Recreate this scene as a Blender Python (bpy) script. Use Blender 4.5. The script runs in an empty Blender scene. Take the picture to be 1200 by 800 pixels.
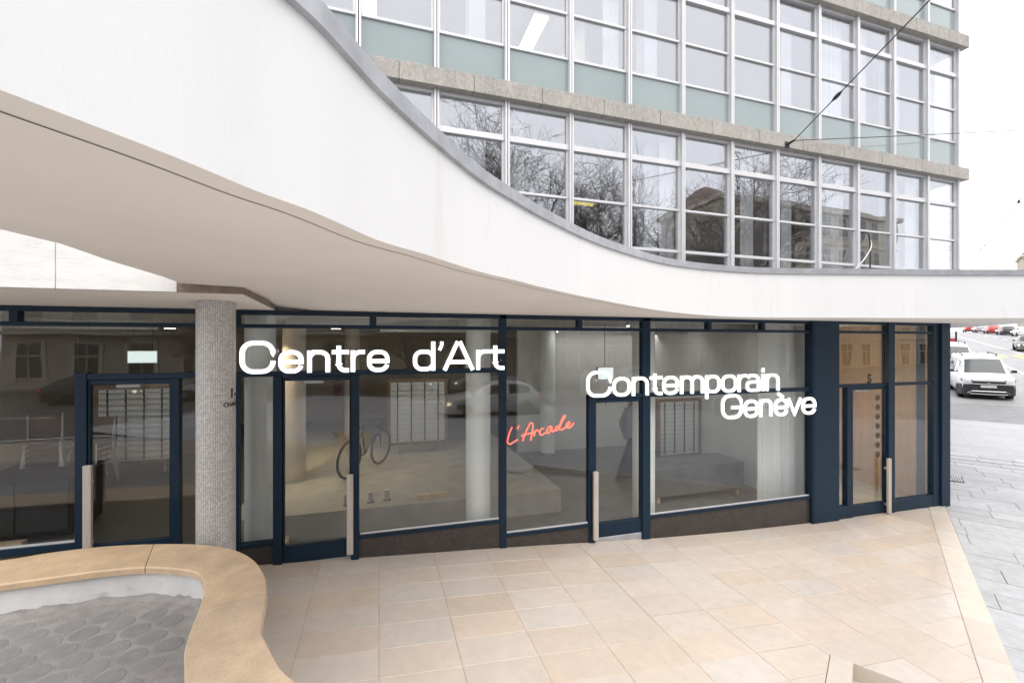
import bpy, math, random
from mathutils import Vector, Matrix
random.seed(7)
R = math.radians
scene = bpy.context.scene
COL = scene.collection

# ------------------------------------------------------------------ camera, sky, sun, exposure
CAM_H, CAM_D, YAW = 2.6, 5.79, 16.3
cd = bpy.data.cameras.new('camera'); cam = bpy.data.objects.new('camera', cd); COL.objects.link(cam)
cam.location = (0, -CAM_D, CAM_H); cam.rotation_euler = (R(90), 0, R(-YAW))
cd.sensor_width = 36; cd.lens = 528 / 1200 * 36; cd.shift_y = 3 / 1200
cd.clip_start = .05; cd.clip_end = 3000
scene.camera = cam

SUN_EL, SUN_AZ = 62, 158          # overcast: a broad weak sun behind the camera's right shoulder
world = bpy.data.worlds.new('World'); scene.world = world; world.use_nodes = True
nt = world.node_tree; nt.nodes.clear()
wo = nt.nodes.new('ShaderNodeOutputWorld'); bg = nt.nodes.new('ShaderNodeBackground')
sky = nt.nodes.new('ShaderNodeTexSky'); sky.sky_type = 'NISHITA'; sky.sun_disc = False
sky.sun_elevation = R(SUN_EL); sky.sun_rotation = R(SUN_AZ); sky.dust_density = 4; sky.air_density = 1
mx = nt.nodes.new('ShaderNodeMix'); mx.data_type = 'RGBA'; mx.inputs[0].default_value = .9
mx.inputs[7].default_value = (15.2, 15.3, 15.75, 1)                  # even cloud cover
nt.links.new(sky.outputs[0], mx.inputs[6]); nt.links.new(mx.outputs[2], bg.inputs[0])
bg.inputs[1].default_value = .1; nt.links.new(bg.outputs[0], wo.inputs[0])
sd = bpy.data.lights.new('sun', 'SUN'); sun = bpy.data.objects.new('sun', sd); COL.objects.link(sun)
sd.energy = 1.5; sd.angle = R(45); sd.color = (1, .96, .9)
sun.rotation_euler = (R(90 - SUN_EL), 0, R(180 - SUN_AZ)); sun.location = (0, -20, 30)
vs = scene.view_settings; vs.view_transform = 'Standard'; vs.look = 'None'; vs.gamma = 1; vs.use_curve_mapping = False
vs.exposure = 0.42
cy = scene.cycles; cy.max_bounces = 9; cy.transparent_max_bounces = 24; cy.diffuse_bounces = 5; cy.glossy_bounces = 5
cy.caustics_reflective = False; cy.caustics_refractive = False; cy.use_denoising = True
cy.sample_clamp_indirect = 6

# ------------------------------------------------------------------ materials
MAT = {}
def mat(name, col, rough=.6, metal=0, var=0, var_hue=0, noise=None, bump=None, emit=None, spec=None, coat=0, speck=None, stretch=None, stain=None):
    """noise=(scale, amount) brightness mottling; bump=(scale, strength); speck=(scale, colour, amount); stain=(scale, colour, threshold)"""
    m = bpy.data.materials.new(name); m.use_nodes = True; MAT[name] = m
    t = m.node_tree; N = t.nodes; L = t.links; b = N['Principled BSDF']
    b.inputs['Base Color'].default_value = (*col, 1); b.inputs['Roughness'].default_value = rough
    b.inputs['Metallic'].default_value = metal
    if spec is not None: b.inputs['Specular IOR Level'].default_value = spec
    if coat: b.inputs['Coat Weight'].default_value = coat
    tc = N.new('ShaderNodeTexCoord'); cur = None; crd = tc.outputs['Object']
    geo = N.new('ShaderNodeNewGeometry'); crd = geo.outputs['Position']
    if stretch:
        mp = N.new('ShaderNodeMapping'); mp.inputs['Scale'].default_value = stretch; L.new(crd, mp.inputs[0]); crd = mp.outputs[0]
    def rgb(c): 
        n = N.new('ShaderNodeRGB'); n.outputs[0].default_value = (*c, 1); return n.outputs[0]
    cur = rgb(col)
    def mixc(a, b_, fac, mode='MIX'):
        n = N.new('ShaderNodeMix'); n.data_type = 'RGBA'; n.blend_type = mode
        L.new(a, n.inputs[6]); L.new(b_, n.inputs[7])
        if isinstance(fac, float): n.inputs[0].default_value = fac
        else: L.new(fac, n.inputs[0])
        return n.outputs[2]
    if noise:
        n = N.new('ShaderNodeTexNoise'); n.inputs['Scale'].default_value = noise[0]; n.inputs['Detail'].default_value = 6; L.new(crd, n.inputs['Vector'])
        r = N.new('ShaderNodeMapRange'); r.inputs[1].default_value = .3; r.inputs[2].default_value = .7
        r.inputs[3].default_value = 1 - noise[1]; r.inputs[4].default_value = 1 + noise[1]; L.new(n.outputs[0], r.inputs[0])
        n2 = N.new('ShaderNodeTexNoise'); n2.inputs['Scale'].default_value = noise[0] * .13; n2.inputs['Detail'].default_value = 3; L.new(crd, n2.inputs['Vector'])
        r2 = N.new('ShaderNodeMapRange'); r2.inputs[1].default_value = .3; r2.inputs[2].default_value = .7
        r2.inputs[3].default_value = 1 - noise[1] * .6; r2.inputs[4].default_value = 1 + noise[1] * .6; L.new(n2.outputs[0], r2.inputs[0])
        mu = N.new('ShaderNodeMath'); mu.operation = 'MULTIPLY'; L.new(r.outputs[0], mu.inputs[0]); L.new(r2.outputs[0], mu.inputs[1])
        hv = N.new('ShaderNodeHueSaturation'); L.new(mu.outputs[0], hv.inputs['Value']); L.new(cur, hv.inputs['Color']); cur = hv.outputs[0]
    if speck:
        v = N.new('ShaderNodeTexNoise'); v.inputs['Scale'].default_value = speck[0]; v.inputs['Detail'].default_value = 2; L.new(crd, v.inputs['Vector'])
        r = N.new('ShaderNodeMapRange'); r.inputs[1].default_value = .55; r.inputs[2].default_value = .62; r.inputs[4].default_value = speck[2]; L.new(v.outputs[0], r.inputs[0])
        cur = mixc(cur, rgb(speck[1]), r.outputs[0])
    if stain:
        v = N.new('ShaderNodeTexNoise'); v.inputs['Scale'].default_value = stain[0]; v.inputs['Detail'].default_value = 8; v.inputs['Distortion'].default_value = 1.2; L.new(crd, v.inputs['Vector'])
        r = N.new('ShaderNodeMapRange'); r.inputs[1].default_value = stain[2]; r.inputs[2].default_value = stain[2] + .14; r.inputs[4].default_value = .75; L.new(v.outputs[0], r.inputs[0])
        cur = mixc(cur, rgb(stain[1]), r.outputs[0])
    if var or var_hue:
        oi = N.new('ShaderNodeObjectInfo')
        r = N.new('ShaderNodeMapRange'); r.inputs[3].default_value = 1 - var; r.inputs[4].default_value = 1 + var; L.new(oi.outputs['Random'], r.inputs[0])
        hv = N.new('ShaderNodeHueSaturation'); L.new(r.outputs[0], hv.inputs['Value']); L.new(cur, hv.inputs['Color'])
        wn = N.new('ShaderNodeTexWhiteNoise'); wn.noise_dimensions = '1D'; L.new(oi.outputs['Random'], wn.inputs['W'])
        r2 = N.new('ShaderNodeMapRange'); r2.inputs[3].default_value = 1 - var_hue; r2.inputs[4].default_value = 1 + var_hue; L.new(wn.outputs[0], r2.inputs[0])
        L.new(r2.outputs[0], hv.inputs['Saturation']); cur = hv.outputs[0]
    L.new(cur, b.inputs['Base Color'])
    if bump:
        n = N.new('ShaderNodeTexNoise'); n.inputs['Scale'].default_value = bump[0]; n.inputs['Detail'].default_value = 6; L.new(crd, n.inputs['Vector'])
        bp = N.new('ShaderNodeBump'); bp.inputs['Strength'].default_value = bump[1]; bp.inputs['Distance'].default_value = .01
        L.new(n.outputs[0], bp.inputs['Height']); L.new(bp.outputs[0], b.inputs['Normal'])
    if emit:
        b.inputs['Emission Color'].default_value = (*emit[0], 1); b.inputs['Emission Strength'].default_value = emit[1]
    return m
def glass(name, ior, tint, rough=0.0, wobble=0):
    m = bpy.data.materials.new(name); m.use_nodes = True; MAT[name] = m
    t = m.node_tree; N = t.nodes; L = t.links; N.clear()
    o = N.new('ShaderNodeOutputMaterial'); fr = N.new('ShaderNodeFresnel'); fr.inputs[0].default_value = ior
    tr = N.new('ShaderNodeBsdfTransparent'); tr.inputs[0].default_value = (*tint, 1)
    gl = N.new('ShaderNodeBsdfGlossy'); gl.inputs['Roughness'].default_value = rough; gl.inputs['Color'].default_value = (.95, .96, 1, 1)
    # a pane's rear face reflects as its front face does (thin glass, no refraction)
    gb = N.new('ShaderNodeNewGeometry'); mr = N.new('ShaderNodeMapRange'); mr.inputs[3].default_value = ior; mr.inputs[4].default_value = 1 / ior
    L.new(gb.outputs['Backfacing'], mr.inputs[0]); L.new(mr.outputs[0], fr.inputs[0])
    mix = N.new('ShaderNodeMixShader'); L.new(fr.outputs[0], mix.inputs[0]); L.new(tr.outputs[0], mix.inputs[1]); L.new(gl.outputs[0], mix.inputs[2])
    L.new(mix.outputs[0], o.inputs[0])
    if wobble:
        geo = N.new('ShaderNodeNewGeometry'); n = N.new('ShaderNodeTexNoise'); n.inputs['Scale'].default_value = 1.1; n.inputs['Detail'].default_value = 1
        L.new(geo.outputs['Position'], n.inputs['Vector']); bp = N.new('ShaderNodeBump'); bp.inputs['Strength'].default_value = wobble; bp.inputs['Distance'].default_value = .02
        L.new(n.outputs[0], bp.inputs['Height']); L.new(bp.outputs[0], gl.inputs['Normal'])
    return m

mat('white_plaster', (.755, .752, .75), .75, noise=(1.2, .018), bump=(45, .12), stretch=(2, 2, .35), stain=(2.2, (.69, .675, .65), .60))
mat('board_marked_white', (.76, .745, .725), .8, noise=(6, .06), bump=(18, .25), stretch=(1, 1, 3.5), stain=(9, (.34, .31, .28), .665))
mat('soffit_paint', (.90, .868, .83), .8, noise=(1.5, .03), bump=(30, .05), stain=(3.2, (.5, .44, .38), .74))
mat('groove_paint', (.74, .70, .655), .9)
mat('raw_concrete_edge', (.22, .18, .15), .9, noise=(14, .25), bump=(40, .4))
mat('zinc', (.40, .41, .435), .5, .35, noise=(9, .12), bump=(30, .05), stain=(5, (.5, .52, .55), .66))
mat('exposed_concrete', (.40, .378, .345), .9, noise=(26, .18), bump=(70, .9), speck=(110, (.62, .57, .5), .6), stretch=(1, 1, .45))
mat('aluminium', (.72, .715, .725), .42, .25, noise=(4, .04), stain=(6, (.5, .47, .43), .72))
mat('rubber_seal', (.05, .05, .055), .7)
mat('spandrel_glass', (.29, .345, .35), .12, noise=(.7, .06), coat=.6)
mat('blue_steel', (.0055, .021, .043), .5, spec=.3, noise=(6, .1), bump=(90, .03))
mat('granite_dark', (.040, .034, .031), .38, noise=(40, .35), speck=(160, (.14, .12, .11), .5), var=.15)
mat('limestone', (.575, .497, .428), .24, var=.04, var_hue=.25, speck=(45, (.50, .41, .33), .18), noise=(9, .05), bump=(35, .03), stain=(2.6, (.62, .47, .31), .66))
mat('limestone_light', (.59, .525, .455), .4, var=.05, var_hue=.15, noise=(6, .05), bump=(35, .04))
mat('mortar', (.46, .39, .32), .95, noise=(30, .2))
mat('coping_stone', (.63, .465, .31), .5, var=.06, var_hue=.1, noise=(6, .13), bump=(24, .3), stain=(4, (.52, .41, .31), .60), speck=(60, (.45, .30, .17), .35))
mat('planter_wall', (.72, .72, .71), .85, noise=(5, .08), bump=(40, .4), stain=(7, (.45, .43, .40), .60))
mat('planter_concrete', (.30, .283, .272), .9, noise=(9, .18), bump=(45, .5), speck=(70, (.42, .40, .38), .3))
mat('planter_disc', (.245, .24, .24), .9, var=.05, noise=(14, .1), bump=(50, .25))
mat('paving_slab', (.43, .435, .45), .6, var=.09, noise=(8, .1), bump=(30, .25), stretch=None)
mat('asphalt', (.27, .27, .275), .55, noise=(3, .12), bump=(60, .3))
mat('asphalt_dark', (.215, .215, .22), .6, noise=(3, .14), bump=(60, .3))
mat('asphalt_front', (.085, .085, .09), .6, noise=(2, .15), bump=(60, .3))
mat('line_white', (.72, .72, .70), .6, noise=(5, .12))
mat('line_yellow', (.62, .50, .18), .6, noise=(5, .12))
mat('interior_white', (.70, .69, .66), .8, noise=(2, .03))
mat('interior_ceiling', (.60, .59, .57), .85, noise=(2, .03))
mat('interior_warm', (.50, .42, .32), .8, noise=(2, .06))
mat('floor_grey', (.16, .155, .15), .45, noise=(4, .15))
mat('floor_dark', (.055, .053, .052), .5, noise=(4, .15))
mat('platform_concrete', (.38, .365, .32), .6, noise=(4, .1))
mat('beige_column', (.62, .55, .45), .7, noise=(4, .04))
mat('pale_column', (.84, .86, .84), .6, noise=(3, .03))
mat('curtain', (.82, .82, .80), .9, noise=(3, .03))
mat('wood_frame', (.24, .15, .085), .6, noise=(12, .2), stretch=(8, 8, 1))
mat('wood_panel', (.36, .25, .155), .55, noise=(8, .12), stretch=(6, 6, .6))
mat('plywood', (.58, .44, .28), .7, noise=(9, .12))
mat('board_white', (.82, .82, .80), .6)
mat('dark_metal', (.05, .05, .052), .5, .4)
mat('black_paint', (.014, .014, .015), .5)
mat('steel', (.56, .55, .53), .35, .7, noise=(6, .06))
mat('handle_wood', (.50, .45, .40), .6, noise=(14, .1), stretch=(6, 6, .6))
mat('chair_seat', (.15, .085, .05), .5, noise=(6, .1))
mat('red_paint', (.5, .02, .015), .35)
mat('sign_light', (1, 1, 1), .4, emit=((1, .99, .97), 1.05))
mat('letter_can', (.8, .8, .8), .5, emit=((1, .99, .97), .35))
mat('neon_red', (1, .25, .18), .4, emit=((1, .13, .09), 1.15))
mat('panel_light', (1, 1, 1), .4, emit=((1, .90, .74), 9.0))
mat('screen_light', (.9, 1, 1), .4, emit=((.86, 1, .97), .55))
mat('tube_light', (1, 1, 1), .4, emit=((1, .98, .94), 9))
mat('warm_lamp', (1, .9, .7), .4, emit=((1, .80, .52), 9))
mat('lamp_yellow', (.8, .62, .1), .5, emit=((1, .78, .15), .6))
mat('car_white', (.74, .74, .745), .28, coat=.6, noise=(3, .015))
mat('car_silver', (.38, .39, .40), .3, .4, coat=.6)
mat('car_brown', (.13, .115, .10), .3, .3, coat=.6)
mat('car_red', (.40, .035, .03), .3, coat=.6)
mat('car_black', (.022, .023, .026), .25, coat=.6)
mat('car_blue', (.05, .12, .25), .3, coat=.6)
mat('car_glass', (.05, .06, .066), .08, spec=.45)
mat('plastic_dark', (.030, .031, .033), .6)
mat('tyre', (.018, .018, .018), .85)
mat('rim', (.32, .32, .33), .35, .7)
mat('headlight', (.30, .31, .33), .12, coat=1)
mat('headlight_on', (1, .9, .7), .2, emit=((1, .82, .55), 4))
mat('tail_red', (.55, .02, .015), .25, emit=((1, .05, .03), .7))
mat('plate', (.8, .8, .78), .5)
mat('chrome', (.65, .66, .67), .15, 1)
mat('bark', (.075, .058, .046), .9, noise=(12, .25), bump=(20, .6))
mat('twig', (.085, .062, .05), .9)
mat('stone_facade', (.50, .445, .36), .85, noise=(2, .08), bump=(14, .3), stain=(1.4, (.33, .28, .22), .66))
mat('stone_trim', (.60, .55, .47), .8, noise=(3, .06))
mat('brown_facade', (.30, .235, .175), .85, noise=(2, .1))
mat('roof_tile', (.16, .11, .09), .85, noise=(8, .2))
mat('window_dark', (.03, .034, .04), .08, coat=.6)
mat('cable', (.05, .05, .052), .6)
mat('cable_white', (.75, .75, .75), .5)
mat('skin', (.52, .33, .24), .55)
mat('hair', (.03, .02, .015), .7)
mat('coat_grey', (.22, .22, .22), .85)
mat('cloth_black', (.012, .012, .014), .9)
mat('leather', (.03, .022, .02), .6)
mat('poster_red', (.55, .03, .04), .5)
mat('poster_yellow', (.75, .55, .12), .5)
mat('sticker', (.03, .03, .03), .6)
glass('shop_glass', 1.58, (.955, .965, .96), 0, .10)
glass('office_glass', 2.8, (.92, .935, .95), 0, .18)

# mosaic (uv in metres)
m = mat('mosaic', (.5, .49, .47), .45)
N = m.node_tree.nodes; L = m.node_tree.links; b = N['Principled BSDF']
uv = N.new('ShaderNodeUVMap'); br = N.new('ShaderNodeTexBrick'); br.offset = 0; br.squash = 1
br.inputs['Color1'].default_value = (.68, .665, .64, 1); br.inputs['Color2'].default_value = (.48, .468, .45, 1); br.inputs['Mortar'].default_value = (.20, .19, .18, 1)
br.inputs['Scale'].default_value = 1; br.inputs['Mortar Size'].default_value = .0016; br.inputs['Brick Width'].default_value = .0205; br.inputs['Row Height'].default_value = .0205
L.new(uv.outputs[0], br.inputs['Vector']); L.new(br.outputs['Color'], b.inputs['Base Color'])
bp = N.new('ShaderNodeBump'); bp.inputs['Strength'].default_value = .5; bp.inputs['Distance'].default_value = .003; bp.invert = True
L.new(br.outputs['Fac'], bp.inputs['Height']); L.new(bp.outputs[0], b.inputs['Normal'])

# sett pavement for the surfaces too far off for single stones
m = mat('sett_pavement', (.36, .36, .37), .7, bump=(30, .3))
N = m.node_tree.nodes; L = m.node_tree.links; b = N['Principled BSDF']
geo = N.new('ShaderNodeNewGeometry'); mp = N.new('ShaderNodeMapping'); mp.inputs['Rotation'].default_value = (0, 0, R(-34.5)); L.new(geo.outputs['Position'], mp.inputs[0])
br = N.new('ShaderNodeTexBrick'); br.inputs['Color1'].default_value = (.31, .315, .33, 1); br.inputs['Color2'].default_value = (.235, .24, .25, 1); br.inputs['Mortar'].default_value = (.15, .15, .15, 1)
br.inputs['Scale'].default_value = 1; br.inputs['Mortar Size'].default_value = .01; br.inputs['Brick Width'].default_value = .9; br.inputs['Row Height'].default_value = .43
L.new(mp.outputs[0], br.inputs['Vector']); L.new(br.outputs['Color'], b.inputs['Base Color'])

m = mat('sett_far', (.47, .475, .49), .65, bump=(30, .2))
N = m.node_tree.nodes; L = m.node_tree.links; b = N['Principled BSDF']
geo = N.new('ShaderNodeNewGeometry'); mp = N.new('ShaderNodeMapping'); mp.inputs['Rotation'].default_value = (0, 0, R(55.5)); L.new(geo.outputs['Position'], mp.inputs[0])
br = N.new('ShaderNodeTexBrick'); br.inputs['Color1'].default_value = (.44, .445, .46, 1); br.inputs['Color2'].default_value = (.39, .395, .41, 1); br.inputs['Mortar'].default_value = (.32, .32, .33, 1)
br.inputs['Scale'].default_value = 1; br.inputs['Mortar Size'].default_value = .006; br.inputs['Brick Width'].default_value = .8; br.inputs['Row Height'].default_value = .425
L.new(mp.outputs[0], br.inputs['Vector']); L.new(br.outputs['Color'], b.inputs['Base Color'])

# ------------------------------------------------------------------ mesh helpers
OFF = {}
def link(o): COL.objects.link(o); return o
class MB:
    def __init__(s): s.v = []; s.f = []; s.uv = None
    def add(s, v, f):
        n = len(s.v); s.v += [tuple(p) for p in v]; s.f += [tuple(i + n for i in q) for q in f]; return s
    def box(s, x0, x1, y0, y1, z0, z1, c=0):
        if x1 < x0: x0, x1 = x1, x0
        if y1 < y0: y0, y1 = y1, y0
        if z1 < z0: z0, z1 = z1, z0
        c = min(c, (x1 - x0) * .4, (y1 - y0) * .4, (z1 - z0) * .4)
        if c <= 0:
            v = [(x, y, z) for z in (z0, z1) for y in (y0, y1) for x in (x0, x1)]
            return s.add(v, [(0, 2, 3, 1), (4, 5, 7, 6), (0, 1, 5, 4), (2, 6, 7, 3), (0, 4, 6, 2), (1, 3, 7, 5)])
        # bevelled box: three vertices per corner
        v = []; idx = {}
        for i, (X, dx) in enumerate(((x0, c), (x1, -c))):
            for j, (Y, dy) in enumerate(((y0, c), (y1, -c))):
                for k, (Z, dz) in enumerate(((z0, c), (z1, -c))):
                    idx[i, j, k] = len(v); v += [(X, Y + dy, Z + dz), (X + dx, Y, Z + dz), (X + dx, Y + dy, Z)]
        f = []
        q = lambda *a: f.append(a)
        I = idx
        for i in (0, 1):
            a = [I[i, 0, 0], I[i, 1, 0], I[i, 1, 1], I[i, 0, 1]]; q(*(a if i else a[::-1]))
            a = [I[0, i, 0] + 1, I[1, i, 0] + 1, I[1, i, 1] + 1, I[0, i, 1] + 1]; q(*(a if not i else a[::-1]))
            a = [I[0, 0, i] + 2, I[1, 0, i] + 2, I[1, 1, i] + 2, I[0, 1, i] + 2]; q(*(a if i else a[::-1]))
        for a in (0, 1):
            for b_ in (0, 1):
                q(I[a, b_, 0], I[a, b_, 1], I[a, b_, 1] + 1, I[a, b_, 0] + 1)
                q(I[a, 0, b_], I[a, 1, b_], I[a, 1, b_] + 2, I[a, 0, b_] + 2)
                q(I[0, a, b_] + 1, I[1, a, b_] + 1, I[1, a, b_] + 2, I[0, a, b_] + 2)
        for t in I.values(): q(t, t + 1, t + 2)
        return s.add(v, f)
    def prism(s, poly, z0, z1):
        n = len(poly); v = [(x, y, z0) for x, y in poly] + [(x, y, z1) for x, y in poly]
        f = [tuple(range(n - 1, -1, -1)), tuple(range(n, 2 * n))] + [(i, (i + 1) % n, n + (i + 1) % n, n + i) for i in range(n)]
        return s.add(v, f)
    def tube(s, pts, r, n=6, cap=True):
        pts = [Vector(p) for p in pts]; rs = r if isinstance(r, (list, tuple)) else [r] * len(pts)
        base = len(s.v); up = None
        for i, p in enumerate(pts):
            d = (pts[min(i + 1, len(pts) - 1)] - pts[max(i - 1, 0)]); d.normalize()
            if up is None or abs(up.dot(d)) > .95: up = Vector((0, 0, 1)) if abs(d.z) < .9 else Vector((1, 0, 0))
            a = d.cross(up).normalized(); u2 = a.cross(d).normalized(); up = u2
            for k in range(n):
                t = 2 * math.pi * k / n; s.v.append(tuple(p + (a * math.cos(t) + u2 * math.sin(t)) * rs[i]))
        for i in range(len(pts) - 1):
            for k in range(n): s.f.append((base + i * n + k, base + i * n + (k + 1) % n, base + (i + 1) * n + (k + 1) % n, base + (i + 1) * n + k))
        if cap:
            s.f.append(tuple(base + k for k in range(n - 1, -1, -1))); e = base + (len(pts) - 1) * n; s.f.append(tuple(e + k for k in range(n)))
        return s
    def lathe(s, prof, n=24, cx=0, cy_=0, axis='z', cap=True):
        base = len(s.v)
        for r, h in prof:
            for k in range(n):
                t = 2 * math.pi * k / n; a, b_ = r * math.cos(t), r * math.sin(t)
                s.v.append((cx + a, cy_ + b_, h) if axis == 'z' else ((cx + a, h, cy_ + b_) if axis == 'y' else (h, cx + a, cy_ + b_)))
        for i in range(len(prof) - 1):
            for k in range(n): s.f.append((base + i * n + k, base + i * n + (k + 1) % n, base + (i + 1) * n + (k + 1) % n, base + (i + 1) * n + k))
        if cap:
            s.f.append(tuple(base + k for k in range(n - 1, -1, -1))); e = base + (len(prof) - 1) * n; s.f.append(tuple(e + k for k in range(n)))
        return s
    def grid(s, rows, closed=False):
        base = len(s.v); n = len(rows[0])
        for r in rows: s.v += [tuple(p) for p in r]
        for i in range(len(rows) - 1):
            for k in range(n - (0 if closed else 1)):
                s.f.append((base + i * n + k, base + i * n + (k + 1) % n, base + (i + 1) * n + (k + 1) % n, base + (i + 1) * n + k))
        return s
    def mesh(s, name, off=(0, 0, 0)):
        me = bpy.data.meshes.new(name)
        me.from_pydata([(x - off[0], y - off[1], z - off[2]) for x, y, z in s.v] if any(off) else s.v, [], s.f)
        return me
    def build(s, name, m_, parent=None, smooth=False, fix=True):
        off = OFF.get(parent.name, (0, 0, 0)) if parent else (0, 0, 0)
        me = s.mesh(name, off); me.materials.append(MAT[m_])
        if fix: fix_normals(me)
        if smooth:
            for p in me.polygons: p.use_smooth = True
            me.set_sharp_from_angle(angle=R(42))
        o = link(bpy.data.objects.new(name, me))
        if parent: o.parent = parent; OFF[o.name] = off
        return o
import bmesh
def fix_normals(me):
    bm = bmesh.new(); bm.from_mesh(me); bmesh.ops.recalc_face_normals(bm, faces=bm.faces); bm.to_mesh(me); bm.free()
def tag(o, label, cat, group=None):
    o['label'] = label; o['category'] = cat
    if group: o['group'] = group
    return o
def struct(o): o['kind'] = 'structure'; return o
def root(name, loc, label=None, cat=None, group=None, world_coords=True, rz=0):
    o = link(bpy.data.objects.new(name, None)); o.location = loc; o.rotation_euler = (0, 0, rz); o.empty_display_size = .2
    OFF[o.name] = tuple(loc) if world_coords else (0, 0, 0)
    if label: tag(o, label, cat, group)
    return o
def copy_tree(o, parent=None):
    c = o.copy(); COL.objects.link(c); c.parent = parent
    for ch in o.children: copy_tree(ch, c)
    return c
def inst(src, parent, loc, rot=(0, 0, 0)):
    o = src.copy(); COL.objects.link(o); o.parent = parent; o.location = loc; o.rotation_euler = rot; return o
def lerp_tab(tab, x):
    if x <= tab[0][0]: return tab[0][1]
    for (a, va), (b_, vb) in zip(tab, tab[1:]):
        if x <= b_: return va + (vb - va) * (x - a) / (b_ - a)
    return tab[-1][1]
def smooth_curve(pts, k=6):
    out = []; P = [Vector(p) for p in pts]
    for i in range(len(P) - 1):
        p0 = P[i - 1] if i else P[0] * 2 - P[1]; p1, p2 = P[i], P[i + 1]; p3 = P[i + 2] if i + 2 < len(P) else P[-1] * 2 - P[-2]
        for j in range(k):
            t = j / k; out.append(.5 * ((2 * p1) + (p2 - p0) * t + (2 * p0 - 5 * p1 + 4 * p2 - p3) * t * t + (3 * p1 - p0 - 3 * p2 + p3) * t ** 3))
    out.append(P[-1]); return [tuple(p) for p in out]
def clip(poly, n, d, keep_le=True):
    """part of a convex polygon with n.x <= d (or >= d)"""
    out = []; sgn = 1 if keep_le else -1
    for i in range(len(poly)):
        a, b_ = poly[i], poly[(i + 1) % len(poly)]
        da = sgn * (a[0] * n[0] + a[1] * n[1] - d); db = sgn * (b_[0] * n[0] + b_[1] * n[1] - d)
        if da <= 0: out.append(a)
        if (da < 0 < db) or (db < 0 < da):
            t = da / (da - db); out.append((a[0] + (b_[0] - a[0]) * t, a[1] + (b_[1] - a[1]) * t))
    return out
def area(poly): return .5 * abs(sum(a[0] * b_[1] - b_[0] * a[1] for a, b_ in zip(poly, poly[1:] + poly[:1])))

# ------------------------------------------------------------------ the lie of the land
S = (.825, .566); P_ = (.566, -.825)              # along the side street, and across it
GT = [(-8, .42), (-4, .25), (-.25, .012), (1.53, -.09), (3.79, -.245), (5.2, -.31), (6.8, -.352), (10.2, -.372), (30, -.40)]
def gz(x): return lerp_tab(GT, x)
def tt(x, y): return x * S[0] + y * S[1]
def pp(x, y): return x * P_[0] + y * P_[1]
def from_tp(t, p): return (t * S[0] + p * P_[0], t * S[1] + p * P_[1])
def road_z(x, y):
    t = tt(x, y); u = t - 14
    rise = 0 if u < -4 else ((u + 4) ** 2 / 16 if u < 4 else u)
    return -.47 + .05 * min(rise, 110)
xs = [-400, -200, -100] + list(range(-60, 181, 5)) + [220, 300, 500]; ys = [-300, -150, -90] + list(range(-60, 121, 5)) + [160, 250, 400]
rows = [[(x, y, road_z(x, y)) for x in xs] for y in ys]
road = struct(MB().grid(rows).build('road', 'asphalt', smooth=True))

# pavement sheet along the side street and in front of the plaza
mb = MB()
ts = [-16, -8, 0, 4, 8, 10, 11, 12, 13, 14, 15, 16, 17, 18, 19.6]
mb.grid([[(*from_tp(t, p), max(-.40, road_z(*from_tp(t, p)) + .05)) for p in (5.3, 8, 12, 17)] for t in ts])
pav = struct(mb.build('pavement', 'sett_far', smooth=True))
mb = MB(); mb.grid([[(x, y, -.42) for x in (-90, -40, -10, 0, 4)] for y in (-11.6, -9, -6.95)]); struct(mb.build('pavement_front', 'sett_pavement'))
mb = MB()
mb.grid([[(*from_tp(t, p), road_z(*from_tp(t, p)) + .03) for p in (4.6, 8, 12, 17, 22)] for t in (19.6, 21, 22.5, 24)])
struct(mb.build('asphalt_strip', 'asphalt_dark', smooth=True))
# grey slabs, one by one, near the plaza
W = .425
npv = 0
for i in range(1, 50):
    t0 = .3 + i * W
    if t0 > 13.5 or npv > 290: break
    p = 5.705 - random.random() * .8
    while p < 9.0 + max(0, t0 - 9) * .05:
        ln = random.choice((.62, .78, .95)); a, b_ = max(p, 5.705), p + ln; p += ln
        if b_ - a < .02: continue
        g = .004
        poly = [from_tp(t0 + g, a + g), from_tp(t0 + W - g, a + g), from_tp(t0 + W - g, b_ - g), from_tp(t0 + g, b_ - g)]
        dz = random.uniform(-.002, .003); npv += 1
        zz = max(-.40, max(road_z(*q_) for q_ in poly) + .05); mb = MB().prism(poly, -.45, zz + .015 + dz); o = mb.build('paving_slab', 'paving_slab', pav)
# drain grates in the pavement
gr = root('drain_grate', (*from_tp(7.55, 8.1), -.39), 'grey iron drain grate set in the light grey paving', 'grate', 'drain grates', False, R(34.5))
MB().box(-.25, .25, -.18, .18, 0, .016).build('grate_frame', 'dark_metal', gr)
bar = MB().box(-.23, .23, -.009, .009, .016, .026).build('grate_bar', 'steel', gr)
for k in range(8):
    o = bar if k == 0 else inst(bar, gr, (0, 0, 0)); o.location = (0, -.14 + .04 * k, 0)
g2 = copy_tree(gr); g2.location = (*from_tp(10.6, 6.0), -.388); g2['label'] = 'iron drain grate beside the blue corner post of the shop'
gr['label'] = 'iron drain grate in the grey paving at the right edge'; g2['group'] = gr['group']

# the front road, darker asphalt, with its markings (seen in the glass)
struct(MB().grid([[(x, y, -.462) for x in (-90, -40, -10, 4, 9)] for y in (-30, -24, -18, -11.6)]).build('front_road', 'asphalt_front'))
struct(MB().grid([[(x, y, -.43) for x in (-90, -40, 0, 20, 40)] for y in (-33, -30)]).build('far_pavement', 'sett_pavement'))
for k in range(8): struct(MB().box(-30 + k * 5, -28 + k * 5, -17.6, -17.45, -.46, -.455).build('lane_dash', 'line_white'))
struct(MB().box(-60, 8, -12.3, -12.15, -.46, -.455).build('lane_line', 'line_white'))
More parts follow.
